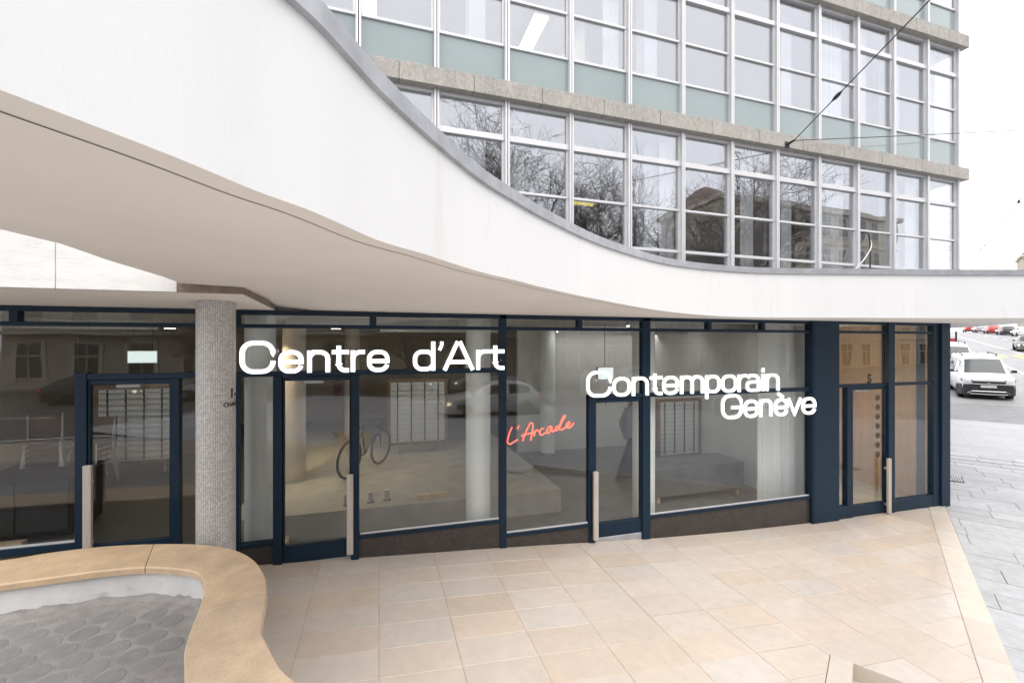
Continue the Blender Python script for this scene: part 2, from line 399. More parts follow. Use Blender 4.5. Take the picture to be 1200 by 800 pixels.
# road markings
def strip(name, t0, t1, p0, p1, m_, dz=.012):
    n = max(2, int((t1 - t0) / 3)); mb = MB()
    mb.grid([[(*from_tp(t0 + (t1 - t0) * i / n, p), road_z(*from_tp(t0 + (t1 - t0) * i / n, p)) + dz) for p in (p0, p1)] for i in range(n + 1)])
    return struct(mb.build(name, m_))
strip('lane_line', 24, 120, 11.6, 11.78, 'line_white'); strip('lane_line', 40, 120, 14.6, 14.75, 'line_white')
for k in range(12): strip('lane_dash', 30 + k * 7, 33 + k * 7, 18, 18.15, 'line_white')
for k in range(7): strip('crossing_bar', 52, 55.5, 8.2 + k * 1.1, 8.75 + k * 1.1, 'line_yellow')
strip('yellow_mark', 36, 38, 12.6, 13.4, 'line_yellow')

# ------------------------------------------------------------------ plaza: tiles, border, opening
OP_C = (4.07, -2.77)                                       # corner of the sunk opening
op_t, op_p = tt(*OP_C), pp(*OP_C)
BORD0, BORD1 = 5.455, 5.697
CW = .17
plaza = struct(link(bpy.data.objects.new('plaza', None))); OFF['plaza'] = (0, 0, 0)
bx = [-8, -5] + [round(-.2 - .66 * 6 + .66 * k, 3) for k in range(22)]
mb = MB()
def plaza_polys(poly):
    """plaza area only: inside the border line and outside the opening with its coping"""
    poly = clip(poly, P_, BORD1 - .01)
    if len(poly) < 3: return []
    res = []
    a = clip(poly, S, op_t, False)                    # beyond the opening
    if len(a) > 2: res.append(a)
    rest = clip(poly, S, op_t)
    if len(rest) > 2:
        b_ = clip(rest, P_, op_p - CW)
        if len(b_) > 2: res.append(b_)
    return res
X0, TW, TD = -.01, .66, .345
cols = [X0 + TW * k for k in range(-7, 17)]
for i, xa in enumerate(cols):                              # mortar bed under the tiles
    for q in plaza_polys([(xa, -6.9), (xa + TW, -6.9), (xa + TW, .3), (xa, .3)]):
        n = len(mb.v); mb.v += [(x, y, gz(x) - .004) for x, y in q]; mb.f.append(tuple(range(n, n + len(q))))
mb.build('mortar_bed', 'mortar', plaza)
mb = MB()
for q in plaza_polys([(-9, -7.0), (6, -7.0), (6, -5.3), (-9, -5.3)]):
    n = len(mb.v); mb.v += [(x, y, -.25 if x > 2 else .1) for x, y in q]; mb.v[n:] = [(x, y, gz(x) - .002) for x, y, _ in mb.v[n:]]; mb.f.append(tuple(range(n, n + len(q))))
struct(mb.build('forecourt', 'limestone'))
full = MB().box(0, TW - .004, 0, TD - .004, -.028, 0, .0022).build('floor_tile', 'limestone', plaza)
first = True
nt_ = 0
for i, xa in enumerate(cols):
    if xa < -3: continue
    za, zb = gz(xa), gz(xa + TW); sl = math.atan2(zb - za, TW)
    for j in range(0, 15):
        y1 = -.06 - TD * j; y0 = y1 - TD
        # skip what no camera near the photograph's could see: under the planter or behind the lens
        if xa + TW < -.9: continue
        if y1 < -4.0 and (xa < -1.0 or xa > 4): continue
        if y1 < -4.9: continue
        quad = [(xa + .002, y0 + .002), (xa + TW - .002, y0 + .002), (xa + TW - .002, y1 - .002), (xa + .002, y1 - .002)]
        qs = []
        for q in plaza_polys(quad):
            q = clip(q, P_, BORD0)
            if len(q) > 2 and area(q) > .0003: qs.append(q)
        dz = random.uniform(-.0012, .0012)
        if len(qs) == 1 and abs(area(qs[0]) - area(quad)) < 1e-4:
            o = full if first else inst(full, plaza, (0, 0, 0)); first = False
            o.location = (xa + .002, y0 + .002, za + dz); o.rotation_euler = (0, -sl, 0); nt_ += 1
        else:
            for q in qs:
                mb = MB(); n = len(q)
                mb.add([(x, y, gz(x) - .028) for x, y in q] + [(x, y, za + (zb - za) * (x - xa) / TW + dz) for x, y in q],
                       [tuple(range(n - 1, -1, -1)), tuple(range(n, 2 * n))] + [(k, (k + 1) % n, n + (k + 1) % n, n + k) for k in range(n)])
                mb.build('floor_tile', 'limestone', plaza); nt_ += 1
# narrow strip of stone against the shopfront
for i, xa in enumerate(cols):
    if xa < -1.3 or xa > 9.6: continue
    mb = MB(); q = clip([(xa + .002, -.058), (xa + TW - .002, -.058), (xa + TW - .002, .12), (xa + .002, .12)], P_, BORD0)
    if len(q) < 3: continue
    n = len(q)
    mb.add([(x, y, gz(x) - .028) for x, y in q] + [(x, y, gz(x)) for x, y in q], [tuple(range(n - 1, -1, -1)), tuple(range(n, 2 * n))] + [(k, (k + 1) % n, n + (k + 1) % n, n + k) for k in range(n)])
    mb.build('floor_tile', 'limestone', plaza)
# border stones
t = 1.2
while t < 8.45:
    ln = .78; a, b_ = t + .002, min(t + ln, 8.45) - .002
    q = [from_tp(a, BORD0 + .004), from_tp(b_, BORD0 + .004), from_tp(b_, BORD1), from_tp(a, BORD1)]
    mb = MB(); n = 4
    mb.add([(x, y, -.47) for x, y in q] + [(x, y, gz(x) + .002) for x, y in q], [(3, 2, 1, 0), (4, 5, 6, 7)] + [(k, (k + 1) % n, n + (k + 1) % n, n + k) for k in range(n)])
    mb.build('border_stone', 'limestone_light', plaza); t += ln
# opening: coping stones and the sunk shaft
for (ta, tb, pa, pb) in ((op_t - 1.3, op_t, op_p - CW, op_p),):
    q = [from_tp(ta + .002, pa + .002), from_tp(tb - .002, pa + .002), from_tp(tb - .002, pb - .002), from_tp(ta + .002, pb - .002)]
    mb = MB(); n = 4
    mb.add([(x, y, gz(x) - .14) for x, y in q] + [(x, y, gz(x) + .004) for x, y in q], [(3, 2, 1, 0), (4, 5, 6, 7)] + [(k, (k + 1) % n, n + (k + 1) % n, n + k) for k in range(n)])
    mb.build('coping_stone', 'limestone_light', plaza)
mb = MB()
q0 = from_tp(op_t - 1.3, op_p); q1 = OP_C; q2 = from_tp(op_t, BORD0 - .003); q3 = from_tp(op_t - 1.3, BORD0 - .003)
for a, b_ in ((q0, q1), (q1, q2), (q2, q3), (q3, q0)):
    n = len(mb.v); mb.v += [(*a, -.41), (*b_, -.41), (*b_, gz(b_[0]) - .006), (*a, gz(a[0]) - .006)]; mb.f.append((n, n + 1, n + 2, n + 3))
n = len(mb.v); mb.v += [(*q, -.41) for q in (q0, q1, q2, q3)]; mb.f.append((n, n + 1, n + 2, n + 3))
mb.build('sunk_shaft', 'limestone_light', plaza)

# ------------------------------------------------------------------ canopy (S-shaped concrete roof)
FRONT = [(-1.9, -9), (-1.62, -7.5), (-1.32, -6.4), (-1.0, -5.6), (-.75, -5.1), (-.589, -4.86), (-.437, -4.64), (-.32, -4.44), (-.193, -4.265), (-.018, -3.945), (.215, -3.589),
         (.568, -3.112), (.886, -2.775), (1.272, -2.40), (2.074, -1.725), (3.075, -1.10), (3.752, -.83), (4.514, -.705), (5.243, -.715), (6.47, -.985),
         (7.725, -1.285), (8.905, -1.615), (9.7, -1.78), (10.25, -1.55), (10.62, -.85), (11.4, .1), (12.4, 1.3), (13.4, 2.5), (15.5, 4.1)]
FRONT = [(x, y) for x, y, _ in smooth_curve([(x, y, 0) for x, y in FRONT], 5)]
ZB = [(-9, 3.01), (0, 3.01), (.2, 3.03), (.9, 3.05), (2.1, 3.045), (3.05, 3.018), (4.5, 2.974), (9, 2.974), (10.2, 2.955), (30, 2.955)]
NF = len(FRONT)
def fz(i):
    x, y = FRONT[i]; return lerp_tab(ZB, x)
def inward(i):
    a, b_ = FRONT[max(i - 1, 0)], FRONT[min(i + 1, NF - 1)]; d = Vector((b_[0] - a[0], b_[1] - a[1])).normalized(); return (-d.y, d.x)
def inset(i, d): n = inward(i); return (FRONT[i][0] + n[0] * d, FRONT[i][1] + n[1] * d)
# inner edge of the soffit, matched to the front by arc length at key points
KEY = [((-1.9, -9), (-3.8, -9), 3.09), ((-1.0, -5.6), (-2.35, -5.4), 3.095), ((-.589, -4.86), (-1.78, -4.0), 3.10), ((-.32, -4.44), (-1.585, -3.26), 3.10), ((-.1, -4.1), (-1.53, -3.0), 3.10), ((.215, -3.59), (-1.56, -2.5), 3.10),
       ((.568, -3.11), (-1.64, -1.62), 3.13), ((.9, -2.76), (-1.70, -.9), 3.13), ((1.2, -2.47), (-1.74, .06), 3.10), ((1.42, -2.25), (-1.22, .06), 3.04), ((1.65, -2.05), (-.85, .06), 2.995), ((2.074, -1.725), (.2, .06), 2.988), ((3.075, -1.10), (2.4, .06), 2.986), ((4.514, -.7), (4.5, .06), 2.985),
       ((7.725, -1.285), (7.6, .06), 2.985), ((9.7, -1.78), (9.3, .06), 2.985), ((10.62, -.85), (10.05, .06), 2.985), ((12.4, 1.3), (11.4, 1.1), 2.975), ((15.5, 4.1), (14.5, 3.35), 2.97)]
def near_i(p): return min(range(NF), key=lambda i: (FRONT[i][0] - p[0]) ** 2 + (FRONT[i][1] - p[1]) ** 2)
ki = [near_i(k[0]) for k in KEY]
def inner(i):
    for a in range(len(KEY) - 1):
        if ki[a] <= i <= ki[a + 1]:
            t = (i - ki[a]) / max(1, ki[a + 1] - ki[a]); A, B = KEY[a], KEY[a + 1]
            return (A[1][0] + (B[1][0] - A[1][0]) * t, A[1][1] + (B[1][1] - A[1][1]) * t, A[2] + (B[2] - A[2]) * t)
canopy = root('canopy', (4, -.5, 3.0), 'white plastered S-curved concrete canopy sweeping over the shopfront', 'canopy')
COP0, COPT = 3.592, 3.67
mb = MB(); mb.grid([[(*FRONT[i], fz(i)) for i in range(NF)], [(*FRONT[i], 3.3) for i in range(NF)], [(*FRONT[i], 3.64) for i in range(NF)]])
mb.build('fascia', 'white_plaster', canopy, smooth=True, fix=False)
LIP = .085
mb = MB(); rows = []
for j in range(7):
    r = []
    for i in range(NF):
        f = inset(i, LIP + .013); zf = fz(i) + .0; q = inner(i); t = j / 6
        r.append((f[0] + (q[0] - f[0]) * t, f[1] + (q[1] - f[1]) * t, zf + (q[2] - zf) * t))
    rows.append(r)
mb.grid(rows).build('soffit', 'soffit_paint', canopy, smooth=True, fix=False)
mb = MB(); mb.grid([[(*FRONT[i], fz(i)) for i in range(NF)], [(*inset(i, LIP), fz(i)) for i in range(NF)], [(*inset(i, LIP), fz(i) + .003) for i in range(NF)]])
mb.build('drip_edge', 'soffit_paint', canopy, fix=False)
GR = .015
mb = MB(); mb.grid([[(*inset(i, LIP - .001), fz(i) + .0025) for i in range(NF)], [(*inset(i, LIP + GR), fz(i) + .0025) for i in range(NF)]]); mb.build('groove', 'groove_paint', canopy, fix=False)
# metal coping in lengths
k0 = 0
while k0 < NF - 1:
    k1 = min(k0 + 9, NF - 1); mb = MB()
    sec = lambda i: [(*inset(i, .012), COP0 - .01), (*inset(i, -.022), COP0), (*inset(i, -.022), COPT), (*inset(i, .26), COPT + .012), (*inset(i, .26), COP0)]
    mb.grid([sec(i) for i in range(k0, k1 + 1)], closed=True).build('coping', 'zinc', canopy); k0 = k1
# roof deck behind the coping
mb = MB(); mb.grid([[(*inset(i, .05), 3.60) for i in range(NF)], [(inner(i)[0], max(inner(i)[1], inner(i)[1]), 3.60) for i in range(NF)]])
mb.build('roof_deck', 'zinc', canopy, fix=False)
# inner rim of the roof where it stands clear of the building
last = next(i for i in range(NF) if inner(i)[1] > -1.3)
mb = MB(); mb.grid([[inner(i) for i in range(last + 1)], [(inner(i)[0], inner(i)[1], 3.598) for i in range(last + 1)]]); mb.build('inner_rim', 'white_plaster', canopy, fix=False)
mb = MB(); mb.box(-2, 14, .06, 3.4, 3.58, 3.598).build('roof_terrace', 'zinc', canopy)

# building slab edge with its own lower soffit, seen through the gap
slab = root('slab_edge', (-4, -.6, 3.0), 'white board-marked concrete slab edge behind the canopy at the upper left', 'slab')
mb = MB(); E0 = -1.20
mb.add([(-9, E0, 3.049), (-1.19, E0, 3.049), (-1.15, .3, 2.972), (-9, .3, 2.972)], [(0, 1, 2, 3)]).build('slab_soffit', 'soffit_paint', slab, fix=False)
mb = MB(); mb.add([(-9, E0 - .001, 3.049), (-1.19, E0 - .001, 3.049), (-1.19, E0 - .001, 3.17), (-9, E0 - .001, 3.17), (-1.15, .3, 2.972), (-1.15, .3, 3.17)], [(0, 1, 2, 3), (1, 4, 5, 2)])
mb.build('slab_rim', 'raw_concrete_edge', slab, fix=False)
for (a, b_) in ((-9, -5.2), (-5.195, -2.55), (-2.545, -1.70)):
    MB().box(a, b_, E0 - .012, E0 + .2, 3.051, 4.3, .004).build('concrete_panel', 'board_marked_white', slab)

# ------------------------------------------------------------------ planter
OUT = [(-6.4, -.95), (-5, -.88), (-4, -.82), (-3.178, -.773), (-2.863, -.71), (-2.479, -.695), (-2.048, -.765), (-1.647, -.889), (-1.326, -1.075), (-1.087, -1.335), (-.91, -1.679), (-.819, -2.009), (-.753, -2.455), (-.695, -2.606), (-.549, -2.908), (-.40, -3.12), (-.25, -3.5), (-.22, -4.0), (-.4, -4.5)]
INN = [(-6.4, -1.45), (-5, -1.38), (-4, -1.33), (-2.861, -1.273), (-2.549, -1.256), (-2.217, -1.239), (-1.905, -1.27), (-1.63, -1.38), (-1.45, -1.50), (-1.345, -1.68), (-1.29, -1.834), (-1.235, -2.114), (-1.205, -2.32), (-1.16, -2.55), (-1.09, -2.75), (-1.0, -3.0), (-.85, -3.4), (-.80, -4.0), (-.95, -4.5)]
sm = lambda q: [(x, y) for x, y, _ in smooth_curve([(x, y, 0) for x, y in q], 5)]
OUT, INN = sm(OUT), sm(INN); CZ = .72
planter = root('planter', (-2.2, -1.8, .1), 'curved planter wall with broad orange limestone coping, bottom left', 'planter')
cuts = [0, 30, 55, 76, len(OUT) - 1]
for a, b_ in zip(cuts, cuts[1:]):
    mb = MB(); rows = []
    for i in range(a, b_ + 1):
        o_, n_ = OUT[i], INN[i]; e = .012
        u = Vector((o_[0] - n_[0], o_[1] - n_[1])).normalized(); 
        if i == a: sh = .0025
        elif i == b_: sh = -.0025
        else: sh = 0
        d = Vector((-u.y, u.x)) * sh
        pt = lambda q, k, z: (q[0] + u.x * k - d.x, q[1] + u.y * k - d.y, z)
        rows.append([pt(o_, 0, CZ - .055), pt(o_, 0, CZ - e), pt(o_, -e, CZ), pt(n_, e, CZ), pt(n_, 0, CZ - e), pt(n_, 0, CZ - .055)])
    mb.grid(rows, closed=True); n = 6; L_ = len(mb.v); mb.f += [tuple(range(5, -1, -1)), tuple(range(L_ - 6, L_))]
    mb.build('coping_stone', 'coping_stone', planter)
def ring(q, d, z):
    out = []
    for i in range(len(q)):
        o_, n_ = OUT[i], INN[i]; u = Vector((o_[0] - n_[0], o_[1] - n_[1])).normalized(); out.append((q[i][0] + u.x * d, q[i][1] + u.y * d, z))
    return out
mb = MB(); mb.grid([ring(INN, .04, .40), ring(INN, .035, CZ - .05)]); mb.build('inner_wall', 'planter_wall', planter, smooth=True, fix=False)
mb = MB(); mb.grid([ring(OUT, -.05, -.2), ring(OUT, -.05, CZ - .05)]); mb.build('outer_wall', 'planter_wall', planter, smooth=True, fix=False)
# ragged mortar rim at the foot of the inner wall
mb = MB(); rows = []
base = ring(INN, .04, .47)
for i, (x, y, z) in enumerate(base):
    j = random.uniform(.01, .05); u = Vector((OUT[i][0] - INN[i][0], OUT[i][1] - INN[i][1])).normalized()
    rows.append([(x, y, .472 + random.uniform(-.01, .022)), (x - u.x * j * .5, y - u.y * j * .5, .457), (x - u.x * (j + .04), y - u.y * (j + .04), .437)])
mb.grid(rows).build('mortar_rim', 'planter_concrete', planter, smooth=True)
FZ = .44
poly = [(x, y) for x, y, z in ring(INN, .04, 0)] + [(-6.4, -4.5)]
mb = MB(); n = len(poly); mb.add([(x, y, FZ) for x, y in poly], [tuple(range(n))]); mb.build('planter_bed', 'planter_concrete', planter, fix=False)
def in_bed(x, y, mrg):
    # distance to the inner curve and side test
    best = min(range(len(INN)), key=lambda i: (INN[i][0] - x) ** 2 + (INN[i][1] - y) ** 2)
    o_, n_ = OUT[best], INN[best]; u = Vector((o_[0] - n_[0], o_[1] - n_[1])).normalized()
    return (x - n_[0]) * u.x + (y - n_[1]) * u.y < -mrg
disc = None; ca, sa = math.cos(R(20)), math.sin(R(20))
for i in range(-24, 24):
    for j in range(-24, 24):
        u, v = (i + (j % 2) * .5) * .205, j * .178
        x, y = -2 + u * ca - v * sa, -2 + u * sa + v * ca
        if x < -3.4 or y < -3.05 or not in_bed(x, y, .13) or y > -1.35: continue
        mesh = MB().lathe([(.094, FZ - .02), (.094, FZ - .001), (.085, FZ + .003)], 18)
        if disc is None: disc = mesh.build('stepping_disc', 'planter_disc'); disc.parent = planter; o = disc
        else: o = inst(disc, planter, (0, 0, 0))
        o.location = (x + 2.2, y + 1.8, -.1 + random.uniform(-.0005, .0015)); o.scale = (random.uniform(.96, 1.03),) * 2 + (1,)

# ------------------------------------------------------------------ mosaic column
CX_, CY_, CR = -1.571, -.65, .169
mb = MB(); n = 40; zs = [-.15, 1, 2, 3.03]
me = bpy.data.meshes.new('mosaic_column')
v = [(CR * math.cos(2 * math.pi * k / n), CR * math.sin(2 * math.pi * k / n), z) for z in zs for k in range(n)]
f = [(i * n + k, i * n + (k + 1) % n, (i + 1) * n + (k + 1) % n, (i + 1) * n + k) for i in range(3) for k in range(n)]
me.from_pydata(v, [], f); uvl = me.uv_layers.new(name='uv')
for p in me.polygons:
    ks = p.index % n; rw = p.index // n
    for li, (du, dv) in zip(p.loop_indices, ((0, 0), (1, 0), (1, 1), (0, 1))):
        uvl.data[li].uv = ((ks + du) * 2 * math.pi * CR / n, zs[rw + dv])
    p.use_smooth = True
me.materials.append(MAT['mosaic'])
colm = root('mosaic_column', (CX_, CY_, 0), 'round column clad in small grey mosaic tiles beside the planter', 'column', None, False)
cs = link(bpy.data.objects.new('shaft', me)); cs.parent = colm
def text_mesh(txt, size):
    c = bpy.data.curves.new('t', 'FONT'); c.body = txt; c.size = size; c.extrude = .0; c.offset = size * .045; c.resolution_u = 3
    o = bpy.data.objects.new('t', c); COL.objects.link(o); bpy.context.view_layer.update()
    dg = bpy.context.evaluated_depsgraph_get(); me = bpy.data.meshes.new_from_object(o.evaluated_get(dg)); bpy.data.objects.remove(o); return me
view_ang = math.atan2(-CAM_D - CY_, -CX_)          # direction from the column to the lens
for txt, size, a0, z in (('1-3', .125, 40, 2.072), ('CHANTEPOULET', .056, 20, 1.985)):
    me = text_mesh(txt, size); bm = bmesh.new(); bm.from_mesh(me)
    bmesh.ops.triangulate(bm, faces=bm.faces[:])
    for e_ in range(3): bmesh.ops.subdivide_edges(bm, edges=[e for e in bm.edges if e.calc_length() > .02], cuts=1)
    for vv in bm.verts:
        th = view_ang + R(a0) + vv.co.x / CR; h = vv.co.y
        vv.co = ((CR + .002) * math.cos(th), (CR + .002) * math.sin(th), z + h)
    bm.to_mesh(me); bm.free(); me.materials.append(MAT['sticker'])
    o = link(bpy.data.objects.new('lettering', me)); o.parent = colm

# ------------------------------------------------------------------ shopfront
shop = root('shopfront', (3, 0, -.3), 'dark blue steel and glass shopfront under the canopy', 'shopfront')
FY0, FY1 = -.05, .05
def post(x0, x1, z0, z1, y0=FY0, y1=FY1, name='post'): return MB().box(x0, x1, y0, y1, z0, z1, .004).build(name, 'blue_steel', shop)
def bar_(x0, x1, z0, z1, y0=-.042, y1=.045, name='transom'): return MB().box(x0, x1, y0, y1, z0, z1, .003).build(name, 'blue_steel', shop)
def pane(x0, x1, z0, z1, parent=None, y=0.0):
    return MB().box(x0, x1, y - .006, y + .006, z0, z1).build('window_pane', 'shop_glass', parent or shop)
XL = -7.0
# head, upper bar
bar_(XL, 6.80, 2.935, 2.985, -.05, .05, 'head_rail'); bar_(7.385, 9.70, 2.935, 2.985, -.05, .05, 'head_rail')
segs = [(XL, -3.57), (-3.50, -1.57), (-1.53, -.125), (-.045, 1.515), (1.605, 2.635), (2.70, 3.655), (3.785, 4.79), (4.855, 5.815), (5.875, 6.80), (7.385, 8.55), (8.70, 9.70)]
for a, b_ in segs: pane(a, b_, 2.83, 2.935)
for (a, b_) in zip([s[1] for s in segs[:8]], [s[0] for s in segs[1:9]]):
    if b_ - a < .085 and not (3.6 < a < 3.7) and not (1.5 < a < 1.6): post(a, b_, 2.826, 2.94)
for a, b_ in ((XL, 1.515), (1.605, 3.655), (3.785, 6.80), (7.385, 8.55), (8.70, 9.70)): bar_(a, b_, 2.785, 2.828)
# full height posts
for a, b_, zb in ((1.515, 1.605, -.12), (3.655, 3.785, -.30)): post(a, b_, zb, 2.985)
# left bay: big window, door, side light (X -7 .. -1.18)
post(-3.035, -2.935, .1, 2.30); bar_(-2.935, 1.515, 2.225, 2.285)
pane(XL, -3.035, .545, 2.785); bar_(XL, -3.035, .475, .545, -.045, .05, 'sill_rail')
pane(-3.035, -1.57, 2.285, 2.785); pane(-1.56, 1.515, 2.285, 2.785)
MB().box(XL, -3.035, -.03, .04, 0, .475, .004).build('plinth', 'granite_dark', shop)
post(-2.185, -2.11, .1, 2.225)
pane(-2.11, -1.60, .33, 2.225); bar_(-2.11, -1.60, .27, .33, -.045, .05, 'sill_rail'); post(-1.60, -1.53, .0, 2.225)
pane(-1.53, -1.18, .33, 2.225); bar_(-1.53, -1.18, .285, .33, -.045, .05, 'sill_rail')
MB().box(-2.11, -1.60, -.03, .04, 0, .27, .004).build('plinth', 'granite_dark', shop)
MB().box(-1.53, -1.18, -.03, .04, -.05, .285, .004).build('plinth', 'granite_dark', shop)
post(-1.18, -1.09, -.06, 2.225, -.075); post(-.335, -.245, -.06, 2.225, -.075)
def pale_sill(x0, x1, z): MB().box(x0, x1, -.03, -.008, z, z + .018).build('glazing_bead', 'aluminium', shop)
# middle windows
for (a, b_, z0, zt, zg0, zg1) in ((-.245, 1.515, .255, 2.225, gz(-.245), gz(1.515)), (1.605, 2.80, .055, 2.785, gz(1.6), gz(2.8)), (3.785, 6.80, .065, 1.825, gz(3.785), gz(6.8))):
    pane(a, b_, z0 + .035, zt); bar_(a, b_, z0 - .012, z0 + .035, -.05, .05, 'sill_rail'); pale_sill(a + .01, b_ - .01, z0 + .037)
    mb = MB(); mb.add([(a, -.032, zg0 - .05), (b_, -.032, zg1 - .05), (b_, -.032, z0 - .012), (a, -.032, z0 - .012), (a, .05, zg0 - .05), (b_, .05, zg1 - .05), (b_, .05, z0 - .012), (a, .05, z0 - .012)],
                      [(0, 1, 2, 3), (7, 6, 5, 4), (0, 4, 5, 1), (3, 2, 6, 7), (0, 3, 7, 4), (1, 5, 6, 2)]); mb.build('plinth', 'granite_dark', shop)
pale_sill(XL, -3.045, .547)
pane(2.808, 3.655, 1.885, 2.785); post(2.80, 2.90, -.23, 1.885); bar_(2.80, 3.655, 1.825, 1.885)
bar_(3.785, 6.80, 1.825, 1.885); pane(3.785, 6.80, 1.885, 2.785)
# number 5 entrance
post(6.80, 7.385, -.40, 2.985, -.085, .06, 'pilaster')
post(6.83, 6.845, -.40, 2.975, -.092, -.085, 'pilaster_rib')
bar_(7.385, 8.55, 1.865, 1.915); bar_(8.70, 9.70, 1.865, 1.915)
pane(7.385, 8.55, 1.915, 2.785); pane(8.70, 9.70, 1.915, 2.785); pane(8.70, 9.70, -.155, 1.865)
bar_(8.70, 9.70, -.38, -.155, -.05, .05, 'bottom_rail')
post(7.61, 7.74, -.40, 1.865); post(8.55, 8.70, -.40, 2.985, -.07)
pane(7.385, 7.61, -.15, 1.865); bar_(7.385, 7.61, -.38, -.15, -.05, .05, 'bottom_rail')
post(9.70, 9.86, -.40, 2.985, -.055); post(9.86, 10.085, -.40, 2.985, -.09, .14, 'corner_post')
# flank wall running back along the side street
mb = MB(); a = (10.06, .12); b_ = (a[0] + S[0] * 16, a[1] + S[1] * 16)
mb.add([(a[0], a[1], -.45), (b_[0], b_[1], -.3), (b_[0], b_[1], 2.97), (a[0], a[1], 2.97), (a[0] - .2, a[1] + .2, -.45), (b_[0] - .2, b_[1] + .2, -.3), (b_[0] - .2, b_[1] + .2, 2.97), (a[0] - .2, a[1] + .2, 2.97)],
       [(0, 1, 2, 3), (7, 6, 5, 4), (3, 2, 6, 7), (0, 3, 7, 4), (1, 5, 6, 2), (0, 4, 5, 1)]).build('flank_wall', 'blue_steel', shop)
# doors (thing > door > pane, handle)
def door(x0, x1, z0, z1, hx, lab, rail=.2, hz=None):
    mb = MB(); w = .016; Y0, Y1 = -.03, .03
    mb.box(x0, x0 + w, Y0, Y1, z0, z1, .003).box(x1 - w, x1, Y0, Y1, z0, z1, .003)
    mb.box(x0 + w, x1 - w, Y0 + .002, Y1, z0, z0 + rail, .003).box(x0 + w, x1 - w, Y0 + .002, Y1, z1 - .05, z1, .003)
    d = mb.build('door', 'blue_steel', shop); d['label'] = lab
    pane(x0 + w, x1 - w, z0 + rail, z1 - .05, d)
    za = hz or (z0 + .03); h = MB().box(hx - .036, hx + .036, -.125, -.085, za, za + .95, .004)
    h.build('handle', 'handle_wood', d); MB().box(hx - .012, hx + .012, -.09, -.03, za + .12, za + .16).box(hx - .012, hx + .012, -.09, -.03, za + .75, za + .79).build('handle_bracket', 'steel', d)
    MB().box((x0 + x1) / 2 - .16, (x0 + x1) / 2 + .06, .036, .09, z1 - .09, z1 - .02, .004).build('door_closer', 'steel', d)
    return d
door(-2.93, -2.19, .42, 2.22, -2.895, 'glazed door left of the mosaic column', .07, .40)
door(-1.085, -.34, .05, 2.22, -.345, 'glazed door under the first words of the sign', .2, .10)
door(2.905, 3.65, -.13, 1.82, 2.875, 'glazed door with a pale handle right of the neon script', .2, -.12)
door(7.745, 8.545, -.36, 1.86, 8.50, 'glazed entrance door with a column of dark round stickers', .2, -.34)
for a, b_, z0, z1 in ((-2.93, -2.19, .05, .415), (-1.085, -.34, -.06, .045), (2.905, 3.65, -.28, -.135)):
    MB().box(a, b_, -.03, .06, z0, z1, .004).build('threshold', 'zinc', shop)
# stickers on the door and the house number
mb = MB()
for k in range(7):
    z = 1.66 - k * .165; o = MB(); n = 20
    for ra, rb, y in ((.052, .036, -.0085), (.026, .0, -.0085)):
        m_ = len(o.v)
        for q in range(n):
            t = 2 * math.pi * q / n; o.v += [(8.37 + ra * math.cos(t), y, z + ra * math.sin(t)), (8.37 + rb * math.cos(t), y, z + rb * math.sin(t))]
        o.f += [(m_ + 2 * q, m_ + 2 * ((q + 1) % n), m_ + 2 * ((q + 1) % n) + 1, m_ + 2 * q + 1) for q in range(n)]
    o.build('round_sticker', 'sticker', shop)
me = text_mesh('5', .21); me.materials.append(MAT['sticker'])
o = link(bpy.data.objects.new('house_number', me)); o.parent = shop; o.location = (8.115 - 3, -.012, 1.925 + .3); o.rotation_euler = (R(90), 0, 0)

# ------------------------------------------------------------------ letter signs
def ribbon(mb, pts, w, y0, y1, closed=False):
    """a flat band of width w along a polyline in the xz plane, given depth y0..y1"""
    P = [Vector((p[0], p[1])) for p in pts]; n = len(P); Lf = []; Rt = []
    for i in range(n):
        a = P[(i - 1) % n] if (closed or i) else None; b2 = P[(i + 1) % n] if (closed or i < n - 1) else None
        d1 = (P[i] - a).normalized() if a is not None else None; d2 = (b2 - P[i]).normalized() if b2 is not None else None
        if d1 is None: d1 = d2
        if d2 is None: d2 = d1
        nn = Vector((-(d1 + d2).y, (d1 + d2).x)); nn = nn.normalized() if nn.length > 1e-6 else Vector((-d1.y, d1.x))
        k = w / 2 / max(.55, nn.dot(Vector((-d1.y, d1.x)))); Lf.append(P[i] + nn * k); Rt.append(P[i] - nn * k)
    rows = []
    for i in range(n): rows.append([(Lf[i].x, y0, Lf[i].y), (Rt[i].x, y0, Rt[i].y), (Rt[i].x, y1, Rt[i].y), (Lf[i].x, y1, Lf[i].y)])
    base = len(mb.v)
    if closed: rows.append(rows[0])
    mb.grid(rows, closed=True)
    if not closed: mb.f += [(base + 3, base + 2, base + 1, base), tuple(base + (n - 1) * 4 + k for k in range(4))]
def arc(cx, cz, rx, rz, a0, a1, n=7): return [(cx + rx * math.cos(R(a0 + (a1 - a0) * i / n)), cz + rz * math.sin(R(a0 + (a1 - a0) * i / n))) for i in range(n + 1)]
